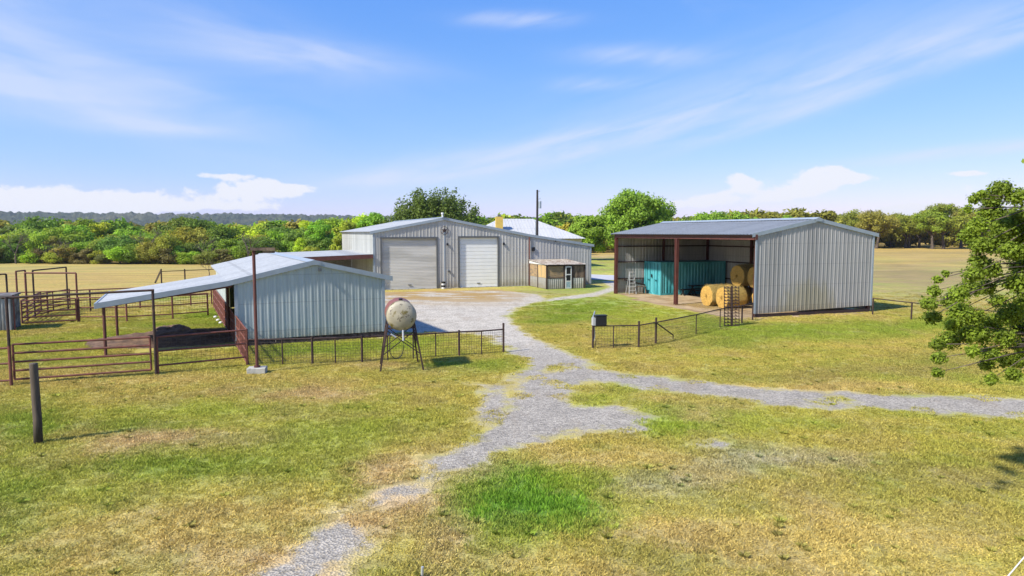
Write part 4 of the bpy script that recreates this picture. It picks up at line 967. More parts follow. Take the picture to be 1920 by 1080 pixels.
# metal box shed at left edge
mbp = G(-16, 622); o = empty('squeeze_shed', (*mbp, 0), R(24), 'small corrugated metal enclosure cut by the left edge of the picture', 'metal enclosure')
q = MB(); ribwall(q, -1.2, .85, 0, 1.7, .05, -1, .15, .02); ribwall(q, -1.2, .85, 1.7, 1.7, .05, 1, .15, .02); q.build('front_sheet', M['skin'], o)
q = MB(); ribwall(q, 0, 1.7, .85, 1.67, .05, 1, .15, .02, axis='y'); ribwall(q, 0, 1.7, -1.2, 1.72, .05, -1, .15, .02, axis='y'); q.build('side_sheet', simple('stained_sheet', K(150, 150, 142, .65), .7, .1, .35, 5, K(110, 104, 92, .6)), o)
q = MB(); q.box(-1.3, .93, -.08, 1.78, 1.7, 1.79); q.build('roof', simple('weathered_roof_board', K(140, 134, 128, .6), .8, 0, .35, 4, K(95, 85, 78, .5)), o)
q = MB(); q.tube([(.96, .05, 0), (.96, .05, 1.78)], .04, 8); q.build('corner_post', M['rust'], o)
# dung heap and dark bedding under the lean-to
def mound(name, px, py, rx, ry, h, label, seed, mat='dung'):
    c = G(px, py); n = 44; V_ = []; F_ = []
    for j in range(n + 1):
        for i in range(n + 1):
            u = -1 + 2 * i / n; v = -1 + 2 * j / n; x = u * rx; y = v * ry; q_ = max(0, 1 - (u * u + v * v) ** .9)
            z = h * (q_ ** .7) * (.75 + 1.1 * float(fbm(np.array([x * 1.6 + seed]), np.array([y * 1.6]), 4)[0])) + .05 * float(fbm(np.array([x * 6 + seed]), np.array([y * 6]), 3)[0]) * (q_ > 0) - .03 * (q_ <= 0.02)
            V_.append((x, y, z))
    for j in range(n):
        for i in range(n): k = j * (n + 1) + i; F_.append((k, k + 1, k + n + 2, k + n + 1))
    q = MB(); q.add(V_, F_); o = q.build(name, M[mat], None, True); o.location = (*c, 0); o.rotation_euler = (0, 0, R(26)); tag(o, label, 'dung heap'); return o
mound('dung_heap', 340, 634, 3.9, 2.7, .34, 'wide dark heap of trampled bedding under the lean-to roof', 3.)
mound('dung_heap', 322, 620, .9, .8, .4, 'small dark pile on top of the bedding at its far side', 9.)
mound('dung_heap', 265, 645, 2.1, 1.3, .16, 'thin brown spread of bedding at the left end of the dark heap', 14.)
for k, (px, py) in enumerate(((404, 596), (409, 602), (414, 607))):
    g_ = G(px, py); q = MB(); q.lathe([(0, .02), (.0, .09), (.05, .11), (.1, .09), (.13, .02)], (g_[0], g_[1], 0), (0, 0, 1), 10); o = q.build('white_stone', M['white']); tag(o, ('farthest', 'middle', 'nearest')[k] + ' of three white stones beside the rusty panelled fence', 'stone', 'white stones by the barn fence')

q = MB(); rl = random.Random(4)
for k in range(1500):
    t_ = bt + rl.gauss(-.3, .7); v_ = bv + rl.uniform(-2.9, 1.6); X_, Y_ = Sf.pt(t_, v_); a_ = rl.uniform(0, 3.14); L_ = rl.uniform(.04, .12); zz = .015 + rl.uniform(0, .03)
    q.beam((X_, Y_, zz), (X_ + L_ * math.cos(a_), Y_ + L_ * math.sin(a_), zz + rl.uniform(-.005, .03)), .008, .006)
o = q.build('loose_hay', M['hayside']); tag(o, 'loose hay scattered on the floor around the bales', 'hay', kind='stuff')

# ================================================================ elevated fuel tank
tp = G(748, 695); TY = tp[1]; tcen = P(749, 589, TY + .35); rt = .525
o = empty('fuel_tank', (tp[0], TY + .45, 0), R(13), 'old white and red cylindrical tank raised on a rusty four-legged stand', 'tank')
zc = tcen[2]; yF = -.55; yB = .75
q = MB(); q.lathe([(0, 0.001), (.02, .2), (.07, .38), (.13, .5), (.2, rt)], (0, yF - .2, zc), (0, 1, 0), 36); q.build('end_cap', M['tank_end'], o, True)
q = MB(); q.lathe([(0, rt), (yB - yF, rt)], (0, yF, zc), (0, 1, 0), 36); q.lathe([(0, rt), (.07, .5), (.13, .38), (.18, .2), (.2, .001)], (0, yB, zc), (0, 1, 0), 36); q.build('shell', M['tank_side'], o, True)
q = MB(); q.lathe([(-.02, rt + .004), (-.02, rt + .012), (.03, rt + .012), (.03, rt + .004)], (0, yF, zc), (0, 1, 0), 36); q.build('weld_band', M['tank_end'], o)
q = MB(); q.tube([(0, -.3, zc + rt - .03), (0, -.3, zc + rt + .06)], .07, 10); q.build('filler_cap', M['black'], o)
top4 = [(-.46, yF + .1), (.46, yF + .1), (.46, yB - .1), (-.46, yB - .1)]; bot4 = [(-.76, -.55), (.76, -.55), (.7, .9), (-.7, .9)]; zt4 = zc - .28
for (a_, b_) in zip(top4, bot4):
    q = MB(); q.beam((b_[0], b_[1], -.02), (a_[0], a_[1], zt4), .055, .055); q.build('leg', M['rustdark'], o)
def pl(k, f): a_, b_ = top4[k], bot4[k]; return Vector((b_[0] + (a_[0] - b_[0]) * f, b_[1] + (a_[1] - b_[1]) * f, zt4 * f))
for k in range(4):
    k2 = (k + 1) % 4; q = MB(); q.beam(pl(k, .35), pl(k2, .85), .03, .03); q.beam(pl(k2, .35) + Vector((0, .02, 0)), pl(k, .85) + Vector((0, .02, 0)), .03, .03); q.build('cross_brace', M['rustdark'], o)
    q = MB(); q.beam(pl(k, .9), pl(k2, .9), .04, .05); q.build('cradle_bar', M['rustdark'], o)
q = MB(); q.tube([(0.05, yF - .05, zc - rt + .02), (.05, yF - .12, zc - rt - .35)], .035, 8); q.build('outlet_pipe', M['alu'], o)
q = MB(); hp = [(.05, yF - .12, zc - rt - .3)] + [(.05 - .24 + .24 * math.cos(t_), yF - .12, zc - rt - .62 - .36 * math.sin(t_)) for t_ in np.linspace(0, math.pi, 9)] + [(-.42, yF - .1, zc - rt - .2), (-.3, yF - .1, zc - rt - .05)]
q.tube(hp, .016, 6); q.build('hose', M['black'], o, True); q = MB(); q.tube([(-.38, yF - .14, zc - rt - .1), (-.2, yF - .14, zc - rt - .22)], .03, 8); q.build('nozzle', M['alu'], o)

# ---------------------------------------------------------------- light pole, wooden post, stub and guy wire
pp0 = G(482.5, 699); zt_ = zpx(pp0[1], 467); o = empty('yard_pole', (*pp0, 0), R(10), 'tall brown steel pole with a short wooden arm set in a concrete block', 'pole')
q = MB(); q.box(-.31, .31, -.24, .24, -.02, .2); q.build('concrete_base', M['concrete'], o, bevel=.02)
q = MB(); q.tube([(0, 0, .2), (0, 0, zt_)], .055, 12); q.build('pole', M['rustred'], o); q = MB(); q.tube([(0, 0, .2), (0, 0, .26)], .11, 12); q.build('flange', M['rustred'], o)
q = MB(); q.box(-.1, .72, -.12, -.06, zt_ - .05, zt_ + .05); q.build('arm_board', M['oldwood'], o); q = MB(); q.box(.3, .68, -.05, .14, zt_ - .14, zt_ - .07); q.build('arm_board', M['oldwood'], o); q = MB(); q.beam((.62, -.04, zt_ - .02), (.62, .12, zt_ - .02), .08, .05); q.build('cleat', M['oldwood'], o)
wp = G(72, 831); zt_ = zpx(wp[1], 681); q = MB(); q.tube([(0, 0, -.05), (.01, 0, .6), (-.01, 0, zt_ - .02), (-.01, 0, zt_)], [.095, .09, .085, .08], 14); o = q.build('wooden_post', M['wood'], None, True); o.location = (*wp, 0); tag(o, 'lone weathered wooden post at the lower left of the lawn', 'post')
sp0 = G(791, 1083); q = MB(); q.tube([(0, 0, -.02), (.01, 0, .16)], .02, 8); o = q.build('steel_stake', M['alu']); o.location = (*sp0, 0); tag(o, 'thin steel stake tip at the bottom edge of the picture', 'stake')
an = G(1858, 1118); f_ = FPX / an[1] * .985; k_ = 4.5 * f_ / 50; ex = an[0] + 37 * k_ / f_
o = empty('guyed_pole', (ex + .1, an[1], 0), 0, 'wooden pole outside the right edge whose pale guy wire crosses the lower right corner', 'utility pole')
q = MB(); q.tube([(0, 0, -.05), (0, 0, 6.2)], [.15, .12], 12); q.build('pole', M['wood'], o); q = MB(); q.tube([(an[0] - ex - .1, 0, 0), (0, 0, 4.5)], .009, 6); q.build('guy_wire', M['cable'], o); 

# ================================================================ vegetation
def leaves(clusters, n, size, seed, flat=.75, shell=.55, asp=.55):
    r = np.random.default_rng(seed); Cc = np.array(clusters, float)
    w = Cc[:, 3] ** 2; idx = r.choice(len(Cc), n, p=w / w.sum())
    d = r.normal(size=(n, 3)); d /= np.linalg.norm(d, axis=1)[:, None]
    rad = Cc[idx, 3] * (shell + (1.08 - shell) * r.random(n) ** .6) * (1 + .18 * r.normal(size=n))
    p = Cc[idx, :3] + d * rad[:, None] * np.array([1, 1, flat])
    nrm = d * .9 + r.normal(size=(n, 3)) * .5 + np.array([-.15, -.1, .45]); nrm /= np.linalg.norm(nrm, axis=1)[:, None]
    a = np.cross(nrm, r.normal(size=(n, 3))); a /= np.linalg.norm(a, axis=1)[:, None]; b = np.cross(nrm, a)
    s = (size * (.6 + .8 * r.random(n)))[:, None]
    V_ = np.stack([p - a * s, p - b * s * asp, p + a * s, p + b * s * asp], 1).reshape(-1, 3)
    F_ = np.arange(4 * n).reshape(n, 4); lv = np.repeat(np.clip(r.normal(.45, .22, n) + .25 * (_perm[idx % 256, 7] - .5), 0, 1), 4)
    return V_, F_, lv
def leafmesh(name, args, m):
    V_, F_, lv = leaves(*args); me = mesh_np(name, V_, F_, m); a = me.attributes.new('lv', 'FLOAT', 'POINT'); a.data.foreach_set('value', lv.astype(np.float32)); return me
def crown_clusters(seed, R_, H_, zc_, n, jit=.3, rc=(.24, .4)):
    r = random.Random(seed); out_ = []
    while len(out_) < n:
        x, y, z = r.uniform(-1, 1), r.uniform(-1, 1), r.uniform(-1, 1); q = x * x + y * y + z * z
        if q > 1 or q < .2: continue
        k = 1 + r.uniform(-jit, jit) * .6; out_.append((x * R_ * .8 * k, y * R_ * .8 * k, zc_ + z * H_ * .8 * k, R_ * r.uniform(*rc)))
    return out_
def trunkmesh(name, seed, h, r0, cl, nb=9, lean=.2):
    r = random.Random(seed); q = MB(); top = Vector((r.uniform(-lean, lean), r.uniform(-lean, lean), h)); q.tube([(0, 0, -.3), (0, 0, .1), top * .5 + Vector((.05, 0, 0)), top], [r0 * 1.5, r0 * 1.15, r0 * .9, r0 * .7], 10)
    for c in r.sample(cl, min(nb, len(cl))):
        e = Vector(c[:3]); m1 = top.lerp(e, .45) + Vector((r.uniform(-.3, .3), r.uniform(-.3, .3), .2)); q.tube([top * .92, m1, e], [r0 * .5, r0 * .3, r0 * .1], 6)
    me = bpy.data.meshes.new(name); me.from_pydata([tuple(v) for v in q.v], [], q.f); me.update(); me.materials.append(M['bark']); me.polygons.foreach_set('use_smooth', [True] * len(me.polygons)); return me
PRO = []   # unit trees, all 10 m high or so
specs = [(11, 4.6, 3.9, 6.0, 34, 7000, .26), (12, 4.0, 4.4, 5.6, 30, 6500, .26), (13, 5.2, 3.5, 6.3, 40, 8000, .26), (14, 3.6, 4.6, 5.2, 26, 6000, .24), (15, 4.4, 4.2, 5.4, 36, 5000, .3)]
for (sd_, R_, H_, zc_, n, nl, sz) in specs:
    cl = crown_clusters(sd_, R_, H_, zc_, n); PRO.append((trunkmesh('trunk', sd_, 3.0, .26, cl), leafmesh('crown', (cl, nl, sz, sd_), M['leaf']), (cl, nl, sz, sd_)))
# bare tree
def baremesh(seed, h=8):
    r = random.Random(seed); q = MB()
    def br(p, d, L, rad, lv):
        e = p + d * L; q.tube([p, (p + e) / 2 + Vector((r.uniform(-.05, .05), r.uniform(-.05, .05), 0)) * L, e], [rad, rad * .8, rad * .6], 5, False)
        if lv == 0: return
        for _ in range(3 if lv > 1 else 4):
            nd = (d + Vector((r.uniform(-.8, .8), r.uniform(-.8, .8), r.uniform(-.25, .5)))).normalized(); br(e, nd, L * r.uniform(.6, .8), rad * .55, lv - 1)
    br(Vector((0, 0, -.2)), Vector((0, 0, 1)), h * .28, .2, 5); me = bpy.data.meshes.new('trunk'); me.from_pydata([tuple(v) for v in q.v], [], q.f); me.update(); me.materials.append(M['bark']); return me
def tree(name, label, cat, loc, kind, h, w, color, group=None, rz=None, xy=True):
    tm, cm, _ = PRO[kind]; s = h / 10.0; sx_ = w / 9.0
    o = empty(name, loc, random.uniform(0, 6.28) if rz is None else rz, label, cat, group); o.scale = (sx_, sx_, s)
    t_ = link('trunk', tm, o); c_ = link('crown', cm, o); c_.color = color; return o
def fc(r, g, b, s=.5): return (lin(r) * s * 2.6, lin(g) * s * 2.3, lin(b) * s * 1.3, 1)
rr = random.Random(5)
def place(px):
    L_ = [(-1e9, 'past the left edge'), (0, 'above the metal enclosure'), (35, 'left among the pipe frames'), (70, 'right among the pipe frames'), (110, 'above the rightmost pipe frame'), (145, 'just past the pipe frames'), (180, 'above the lean-to eave'), (215, 'above the lean-to roof'), (250, 'above the arch header end'),
          (285, 'above the field fence'), (330, 'left of the bare sapling'), (375, 'above the bare sapling'), (410, 'left of the yard pole'), (445, 'behind the yard pole top'), (485, 'right of the yard pole'), (520, 'over the low barn ridge'), (560, 'left over the side roof'), (600, 'right over the side roof'), (640, 'behind the big barn corner'), (700, 'hidden behind the big barn')]
    return [t for a, t in L_ if px >= a][-1]
kinds = [('bright yellow-green tree', fc(158, 178, 62, .5)), ('fresh green leafy tree', fc(128, 164, 60, .46)),
         ('dark green tree', fc(98, 128, 58, .42)), ('dull olive tree', fc(134, 142, 70, .46)), ('mid green tree', fc(116, 148, 60, .46))]
# left treeline: three rows
for row, (Y_, hh, n, j) in enumerate(((150, 6.2, 25, 2), (158, 8.3, 22, 2.5), (170, 10.2, 21, 3))):
    for k in range(n):
        px = -30 + 730 * (k + rr.uniform(.15, .85)) / n; Yk = Y_ + rr.uniform(-3, 3) - (px - 300) * .012; X_ = (px - 960) / FPX * Yk
        ki = rr.choices(range(5), (2.2, 3, 2, 1.5, 2.5) if row else (2, 2, 2.2, 3, 2.5))[0]; h = hh * rr.uniform(.82, 1.18)
        tree('broadleaf_tree', '%s, %s row of left treeline, %s' % (kinds[ki][0], ('front', 'middle', 'back')[row], place(px)), 'tree', (X_, Yk, float(zt(X_, Yk)) - .9), rr.randrange(5), h, h * rr.uniform(.85, 1.15), tuple(c * rr.uniform(.9, 1.1) for c in kinds[ki][1][:3]) + (1,), 'trees of the far left treeline')
bm = [baremesh(s) for s in (21, 22)]
for k, (px, Yk, h) in enumerate(((466, 140, 8.5), (390, 146, 7.8), (280, 148, 9.5), (110, 147, 7.5), (30, 148, 8.5))):
    X_ = (px - 960) / FPX * Yk; o = empty('bare_tree', (X_, Yk, float(zt(X_, Yk))), rr.uniform(0, 6), ('grey leafless tree seen just left of the tall yard pole', 'grey leafless tree standing left of the yard pole one', 'pale leafless tree in the middle of the left treeline', 'bare grey tree toward the left in the treeline', 'bare grey tree near the left edge of the treeline')[k], 'tree', 'leafless trees of the far left treeline')
    o.scale = (h / 8,) * 3; link('trunk', bm[k % 2], o)
X_ = (391 - 960) / FPX * 82; o = empty('bare_sapling', (X_, 82, float(zt(X_, 82))), 1, 'small bare sapling alone in the pasture behind the left barn roof', 'tree'); o.scale = (.32,) * 3; link('trunk', bm[1], o)
# shrubby understorey of the treeline
for k in range(34):
    px = -30 + 690 * (k + .5 + rr.uniform(-.2, .2)) / 34; Yk = 146.5 + rr.uniform(-1.5, 1.5) - (px - 300) * .012; X_ = (px - 960) / FPX * Yk; h = rr.uniform(3.0, 5.2)
    tree('shrub', 'low shrub at the foot of the left treeline, %s' % place(px), 'shrub', (X_, Yk, float(zt(X_, Yk)) - 1.0 * h / 5), rr.randrange(5), h, h * 1.25, tuple(c * rr.uniform(.75, 1.1) for c in rr.choice((fc(126, 128, 72, .45), fc(110, 132, 58, .45), fc(132, 168, 60, .5), fc(104, 104, 74, .45)))[:3]) + (1,), 'shrubs along the left treeline')
# big dark juniper behind the barn: upward plumes
def plume_clusters(seed, w, h, n):
    r = random.Random(seed); o_ = []
    for k in range(n):
        x = r.uniform(-1, 1); y = r.uniform(-.7, .7); tp_ = h * (1 - .42 * abs(x) ** 2.2 - .15 * abs(y)) * r.uniform(.86, 1.02); m = 9
        for j in range(m):
            f = j / (m - 1); z = h * .18 + (tp_ - h * .18) * f; o_.append((x * w / 2 * (.5 + .5 * f) + r.uniform(-.2, .2) + x * f * .6, y * w / 2 * (.6 + .4 * f), z, (.95 - .6 * f) * w * .105))
    return o_
cl = [(x_, y_, z_, r_ * (1.25 if z_ > 7 else 1)) for x_, y_, z_, r_ in plume_clusters(4, 15.5, 12.9, 80)] + crown_clusters(44, 8.2, 5.4, 6.2, 60, .25, (.16, .24)); Yk = 112; X_ = (817 - 960) / FPX * Yk
o = empty('juniper_tree', (X_, Yk, float(zt(X_, Yk))), 0, 'big dark feathery tree rising right behind the barn roof', 'tree'); link('trunk', trunkmesh('trunk', 4, 3, .4, cl, 14), o); c_ = link('crown', leafmesh('crown', (cl, 80000, .2, 4, 1.2, .3), M['leaf']), o); c_.color = fc(92, 116, 60, .36)
def big(px, Yk, wpx, ypx, label, col, seed, nl=14000, sz=.2, nclus=46, zc_f=.56, group=None, name='broadleaf_tree', thr=.28):
    X_ = (px - 960) / FPX * Yk; z0 = float(zt(X_, Yk)); h = zpx(Yk, ypx) - z0; w = wpx / FPX * Yk; cl = crown_clusters(seed, w / 2 * 1.02, h * .46, h * zc_f, nclus, .3, (.16, .3))
    o = empty(name, (X_, Yk, z0), 0, label, 'tree', group); link('trunk', trunkmesh('trunk', seed, h * thr, .03 * h + .05, cl, 16), o); c_ = link('crown', leafmesh('crown', (cl, nl, sz, seed), M['leaf']), o); c_.color = col; return o
big(1190, 118, 132, 352, 'tall bright green tree left of the hay shed roof', fc(118, 154, 66, .42), 31, 26000, .22, 70)
big(1105, 122, 84, 402, 'rounded bright green tree between the barn and the tallest tree', fc(124, 158, 66, .42), 32, 15000, .22, 50)
big(1238, 124, 70, 385, 'darker green tree close behind the left end of the hay shed roof', fc(108, 144, 62, .4), 33, 10000)
big(1060, 150, 60, 420, 'small olive tree seen over the farmhouse roof', fc(150, 150, 66, .5), 34, 7000)
big(698, 120, 76, 391, 'rounded green tree left of the big dark feathery tree', fc(106, 152, 54, .45), 35, 12000)
big(650, 128, 60, 408, 'yellow-green tree beside the left end of the barn roof', fc(140, 160, 66, .42), 36, 8000)
big(600, 150, 60, 402, 'tall green tree poking above the left treeline near the barn', fc(110, 158, 54, .48), 37, 8000)
big(1345, 112, 110, 389, 'wide bright green tree behind the middle of the hay shed roof', fc(116, 154, 62, .42), 38, 12000)
big(1400, 118, 40, 391, 'narrow green tree just right of the wide one behind the hay shed', fc(114, 150, 62, .42), 39, 6000)
big(1478, 125, 56, 391, 'green tree behind the hay shed just left of its ridge', fc(120, 154, 62, .42), 40, 8000)
big(1285, 135, 60, 402, 'dull green tree low behind the left half of the hay shed roof', fc(108, 140, 70, .45), 41, 6000)
# bushes and trees behind the lane
for k, px in enumerate((1085, 1108, 1132, 1158, 1180)):
    Yk = 165 + k * 2; X_ = (px - 960) / FPX * Yk; tree('shrub', ('first', 'second', 'third', 'fourth', 'fifth')[k] + ' grey-green shrub from the barn, beyond the lane', 'shrub', (X_, Yk, -.9), k, 5.5, 6.5, fc(136, 140, 84, .42), 'shrubs beyond the lane')
# right oaks beyond the field
oc = [fc(136, 146, 76, .38), fc(130, 144, 66, .38), fc(144, 146, 78, .38), fc(122, 146, 60, .42)]
ol = [('olive oak', 1560, 225, 12.5, 13), ('olive oak', 1600, 222, 13.2, 14), ('oak with a dark trunk', 1642, 212, 13, 14), ('yellowish oak', 1668, 228, 12.2, 12), ('twin-trunked oak', 1697, 216, 12.0, 13), ('pale oak', 1722, 224, 11.2, 11),
      ('tall fresh green oak', 1747, 205, 13.8, 13), ('tall dark-trunked oak', 1768, 204, 15.0, 14), ('yellowish oak', 1800, 214, 13, 13), ('olive oak', 1835, 216, 13.5, 14), ('olive oak', 1875, 214, 13.5, 14), ('olive oak', 1920, 216, 13.5, 14), ('olive oak', 1970, 216, 13, 14)]
where = ['just right of the hay shed ridge', 'over the right slope of the hay shed', 'just right of the hay shed wall', 'second right of the hay shed wall', 'in the middle of the far right field edge', 'between the twin-trunked one and the tall green one', 'with a pale trunk left of the tallest',
         'highest along the far right field edge', 'right of the tallest one', 'seen through the near branches', 'farther right behind the near branches', 'behind the dense near foliage', 'beyond the right edge']
for k, (nm, px, Yk, h, w) in enumerate(ol):
    cl = crown_clusters(60 + k, w / 2, h * .33, h * .63, 44, .35, (.14, .26)); X_ = (px - 960) / FPX * Yk
    o = empty('oak_tree', (X_, Yk, 0), 0, nm + ' ' + where[k], 'tree', 'oaks along the far right field'); link('trunk', trunkmesh('trunk', 60 + k, h * .3, .42, cl, 16, .5), o)
    if k == 4: q = MB(); q.tube([(1.2, .4, -.2), (1.3, .4, 2), (1.0, .3, 4.6)], [.4, .33, .22], 10); q.build('trunk', M['bark'], o)
    c_ = link('crown', leafmesh('crown', (cl, 9500, .26, 60 + k), M['leaf']), o); c_.color = {'tall fresh green oak': oc[3], 'tall dark-trunked oak': oc[1]}.get(nm, oc[k % 3])

# woodland stuff: mass of far trees behind the individual ones (instanced)
def gn_scatter(name, pts, scl, rot, tint, idx, protos):
    me = bpy.data.meshes.new(name); me.vertices.add(len(pts)); me.vertices.foreach_set('co', np.asarray(pts, np.float32).ravel())
    for nm, ar, ty in (('scl', scl, 'FLOAT_VECTOR'), ('rot', rot, 'FLOAT'), ('idx', idx, 'INT')):
        a = me.attributes.new(nm, ty, 'POINT')
        a.data.foreach_set('vector' if ty == 'FLOAT_VECTOR' else 'value', np.asarray(ar, np.int32 if ty == 'INT' else np.float32).ravel())
    setcol(me, 'tint', tint); o = link(name, me)
    t = bpy.data.node_groups.new(name + '_scatter', 'GeometryNodeTree'); t.interface.new_socket('Geometry', in_out='INPUT', socket_type='NodeSocketGeometry'); t.interface.new_socket('Geometry', in_out='OUTPUT', socket_type='NodeSocketGeometry')
    gi = t.nodes.new('NodeGroupInput'); go = t.nodes.new('NodeGroupOutput'); iop = t.nodes.new('GeometryNodeInstanceOnPoints'); g2i = t.nodes.new('GeometryNodeGeometryToInstance')
    for p in reversed(protos):
        oi = t.nodes.new('GeometryNodeObjectInfo'); oi.inputs['Object'].default_value = p; t.links.new(oi.outputs['Geometry'], g2i.inputs[0])
    def na(nm, ty):
        n = t.nodes.new('GeometryNodeInputNamedAttribute'); n.data_type = ty; n.inputs[0].default_value = nm; return n.outputs[0]
    cx = t.nodes.new('ShaderNodeCombineXYZ'); t.links.new(na('rot', 'FLOAT'), cx.inputs[2]); er = t.nodes.new('FunctionNodeEulerToRotation'); t.links.new(cx.outputs[0], er.inputs[0])
    t.links.new(gi.outputs[0], iop.inputs['Points']); t.links.new(g2i.outputs[0], iop.inputs['Instance']); iop.inputs['Pick Instance'].default_value = True
    t.links.new(na('idx', 'INT'), iop.inputs['Instance Index']); t.links.new(er.outputs[0], iop.inputs['Rotation']); t.links.new(na('scl', 'FLOAT_VECTOR'), iop.inputs['Scale'])
    t.links.new(iop.outputs[0], go.inputs[0]); m = o.modifiers.new('scatter', 'NODES'); m.node_group = t; return o
wp_ = []
for k in range(3):
    cl, nl, sz, sd_ = PRO[k][2]; wp_.append(bpy.data.objects.new('woodland_crown', leafmesh('woodland_crown', (cl, 2600, .5, sd_ + 50), M['leaf_i'])))
r_ = np.random.default_rng(9); pts = []; 
for (n, px0, px1, y0, y1) in ((520, -260, 720, 172, 420), (260, 1000, 1560, 175, 420), (300, 1500, 2250, 226, 420), (90, 640, 1010, 160, 300)):
    for _ in range(n):
        px = r_.uniform(px0, px1); Yk = y0 + (y1 - y0) * r_.random() ** 1.6; X_ = (px - 960) / FPX * Yk; pts.append((X_, Yk, float(zt(X_, Yk)) - 1.0))
pts = np.array(pts); n = len(pts); h = r_.uniform(.85, 1.12, n)
pal = np.array([fc(150, 175, 66, .45)[:3], fc(112, 150, 56, .42)[:3], fc(96, 120, 56, .4)[:3], fc(140, 140, 78, .45)[:3]]); tint = pal[r_.integers(0, 4, n)] * r_.uniform(.85, 1.1, (n, 1))
right = pts[:, 0] > 60; tint[right] = np.array(fc(138, 144, 74, .38)[:3]) * r_.uniform(.8, 1.15, (right.sum(), 1)); h[right] *= 1.08
o = gn_scatter('woodland', pts, np.stack([h, h, h], 1), r_.uniform(0, 6.28, n), tint, r_.integers(0, 3, n), wp_); tag(o, 'mixed woodland massed behind the nearer trees', 'woodland', kind='stuff')

# wooded hills
na_, nr_ = 1500, 90; az = np.linspace(-.85, .85, na_); rad = 420 * (3400 / 420) ** np.linspace(0, 1, nr_)
AZm, RD = np.meshgrid(az, rad); HX = np.sin(AZm) * RD; HY = np.cos(AZm) * RD
pxh = 960 + FPX * np.tan(AZm)
prof = np.interp(pxh, [-600, 0, 300, 520, 700, 900, 1080, 1300, 1600, 2500], [33, 32, 32, 35, 32, 30, 30, 24, 14, 12])   # ridge elevation above the horizon, in 1/1280 rad
ridge = prof / FPX * 1900; s1 = sm(700, 1900, RD)
HZ = -4 + (ridge + 3) * s1 + 6 * fbm(HX / 260, HY / 260, 4) * sm(500, 1200, RD) * 1.3 - sm(2300, 3400, RD) * 25
mid = 10 * np.exp(-((RD - 900) / 260) ** 2) * (prof / 30); HZ = HZ + mid
lump = fbm(HX / 13 + 60, HY / 16, 3); HZ = HZ + 13 * np.maximum(lump, -.18) * (1 + .6 * sm(800, 2000, RD))
Vh = np.stack([HX.ravel(), HY.ravel(), HZ.ravel()], 1); ih = (np.arange(nr_ - 1)[:, None] * na_ + np.arange(na_ - 1)[None]).ravel(); Fh = np.stack([ih, ih + 1, ih + na_ + 1, ih + na_], 1)
def hillmat():
    t = NT('wooded_hillside'); c = t.coord('Position'); a = t.noise(c, .05, 5, .7); b = t.noise(t.coord('Position', (1, .4, 1)), .006, 4, .6); f = t.noise(c, .35, 4, .7)
    k = t.mix(t.ramp(a, .4, .6), K(72, 92, 72, .5), K(104, 112, 88, .5)); k = t.mix(t.ramp(b, .5, .62, 0, .6), k, K(132, 132, 104, .5)); k = t.vscale(k, t.ramp(f, .25, .75, .55, 1.35)); t.bump(f, 1, 4); return t.fin(k, .95)
o = link('hills', mesh_np('hills', Vh, Fh, hillmat(), False)); tag(o, 'low wooded hills on the skyline', kind='structure')

# near oak at right
Yo = 12.0; Z6 = [(740, 130, 55), (700, 175, 50), (820, 160, 50), (625, 170, 30), (660, 150, 25), (600, 215, 22), (700, 230, 60), (640, 290, 50), (600, 330, 45), (760, 300, 70), (830, 250, 60), (835, 330, 60), (650, 375, 50), (720, 370, 60), (790, 400, 55), (640, 440, 40), (625, 500, 50), (690, 480, 55), (500, 500, 20), (465, 525, 24),
  (450, 575, 32), (425, 630, 40), (440, 690, 42), (520, 620, 42), (560, 590, 45), (610, 560, 50), (680, 560, 45), (830, 470, 55), (800, 540, 45), (560, 660, 55), (620, 690, 55), (530, 720, 45), (520, 790, 55), (460, 810, 34), (470, 870, 36), (465, 935, 28), (590, 760, 55), (650, 770, 55), (620, 840, 38), (700, 720, 55), (780, 680, 60), (840, 640, 60), (840, 740, 60), (760, 780, 60), (700, 850, 50),
  (680, 900, 36), (700, 965, 32), (770, 880, 45), (800, 940, 40), (830, 880, 45), (840, 820, 50), (730, 620, 40), (840, 560, 50), (840, 400, 50)]
cl = []; r7 = random.Random(8)
for (X6, Y6, R6) in Z6:
    px = 1560 + X6 / 2.347; py = 300 + Y6 / 2.347; Yd = Yo + r7.uniform(-.95, .95); p = P(px, py, Yd); cl.append((p[0], p[1], p[2], R6 / 2.347 / FPX * Yd * .84))
for _ in range(120):
    px = r7.uniform(1935, 2500); py = 440 + r7.uniform(-1, 1) * (240 - abs(px - 2180) * .4); Yd = Yo + r7.uniform(-2.4, 2.4); p = P(px, py, Yd); cl.append((p[0], p[1], p[2], r7.uniform(.22, .45)))
Vt = P(2170, 560, Yo); org = Vector((Vt[0], Yo, 0)); cl2 = [(c[0] - org.x, c[1] - org.y, c[2], c[3]) for c in cl]
oak = empty('oak_tree', tuple(org), 0, 'near oak whose green branches hang into the right side of the picture', 'tree')
vis, hid = cl2[:len(Z6)], cl2[len(Z6):]
def lsum(a, na, b, nb, sz):
    V1, F1, l1 = leaves(a, na, sz, 77, .85, .15, .6); V2, F2, l2 = leaves(b, nb, sz * 1.3, 78, .85, .3, .6); return np.vstack([V1, V2]), np.vstack([F1, F2 + len(V1)]), np.concatenate([l1, l2])
Vv, Ff, ll = lsum(vis, 46000, hid, 46000, .027); me = mesh_np('crown', Vv, Ff, M['leaf']); a = me.attributes.new('lv', 'FLOAT', 'POINT'); a.data.foreach_set('value', ll.astype(np.float32)); c_ = link('crown', me, oak); c_.color = fc(116, 142, 56, .36)
q = MB(); tp_ = Vector((0.2, 0, 2.6)); q.tube([(0, 0, -.3), (0, 0, .2), (.1, 0, 1.4), tp_], [.38, .28, .23, .2], 14)
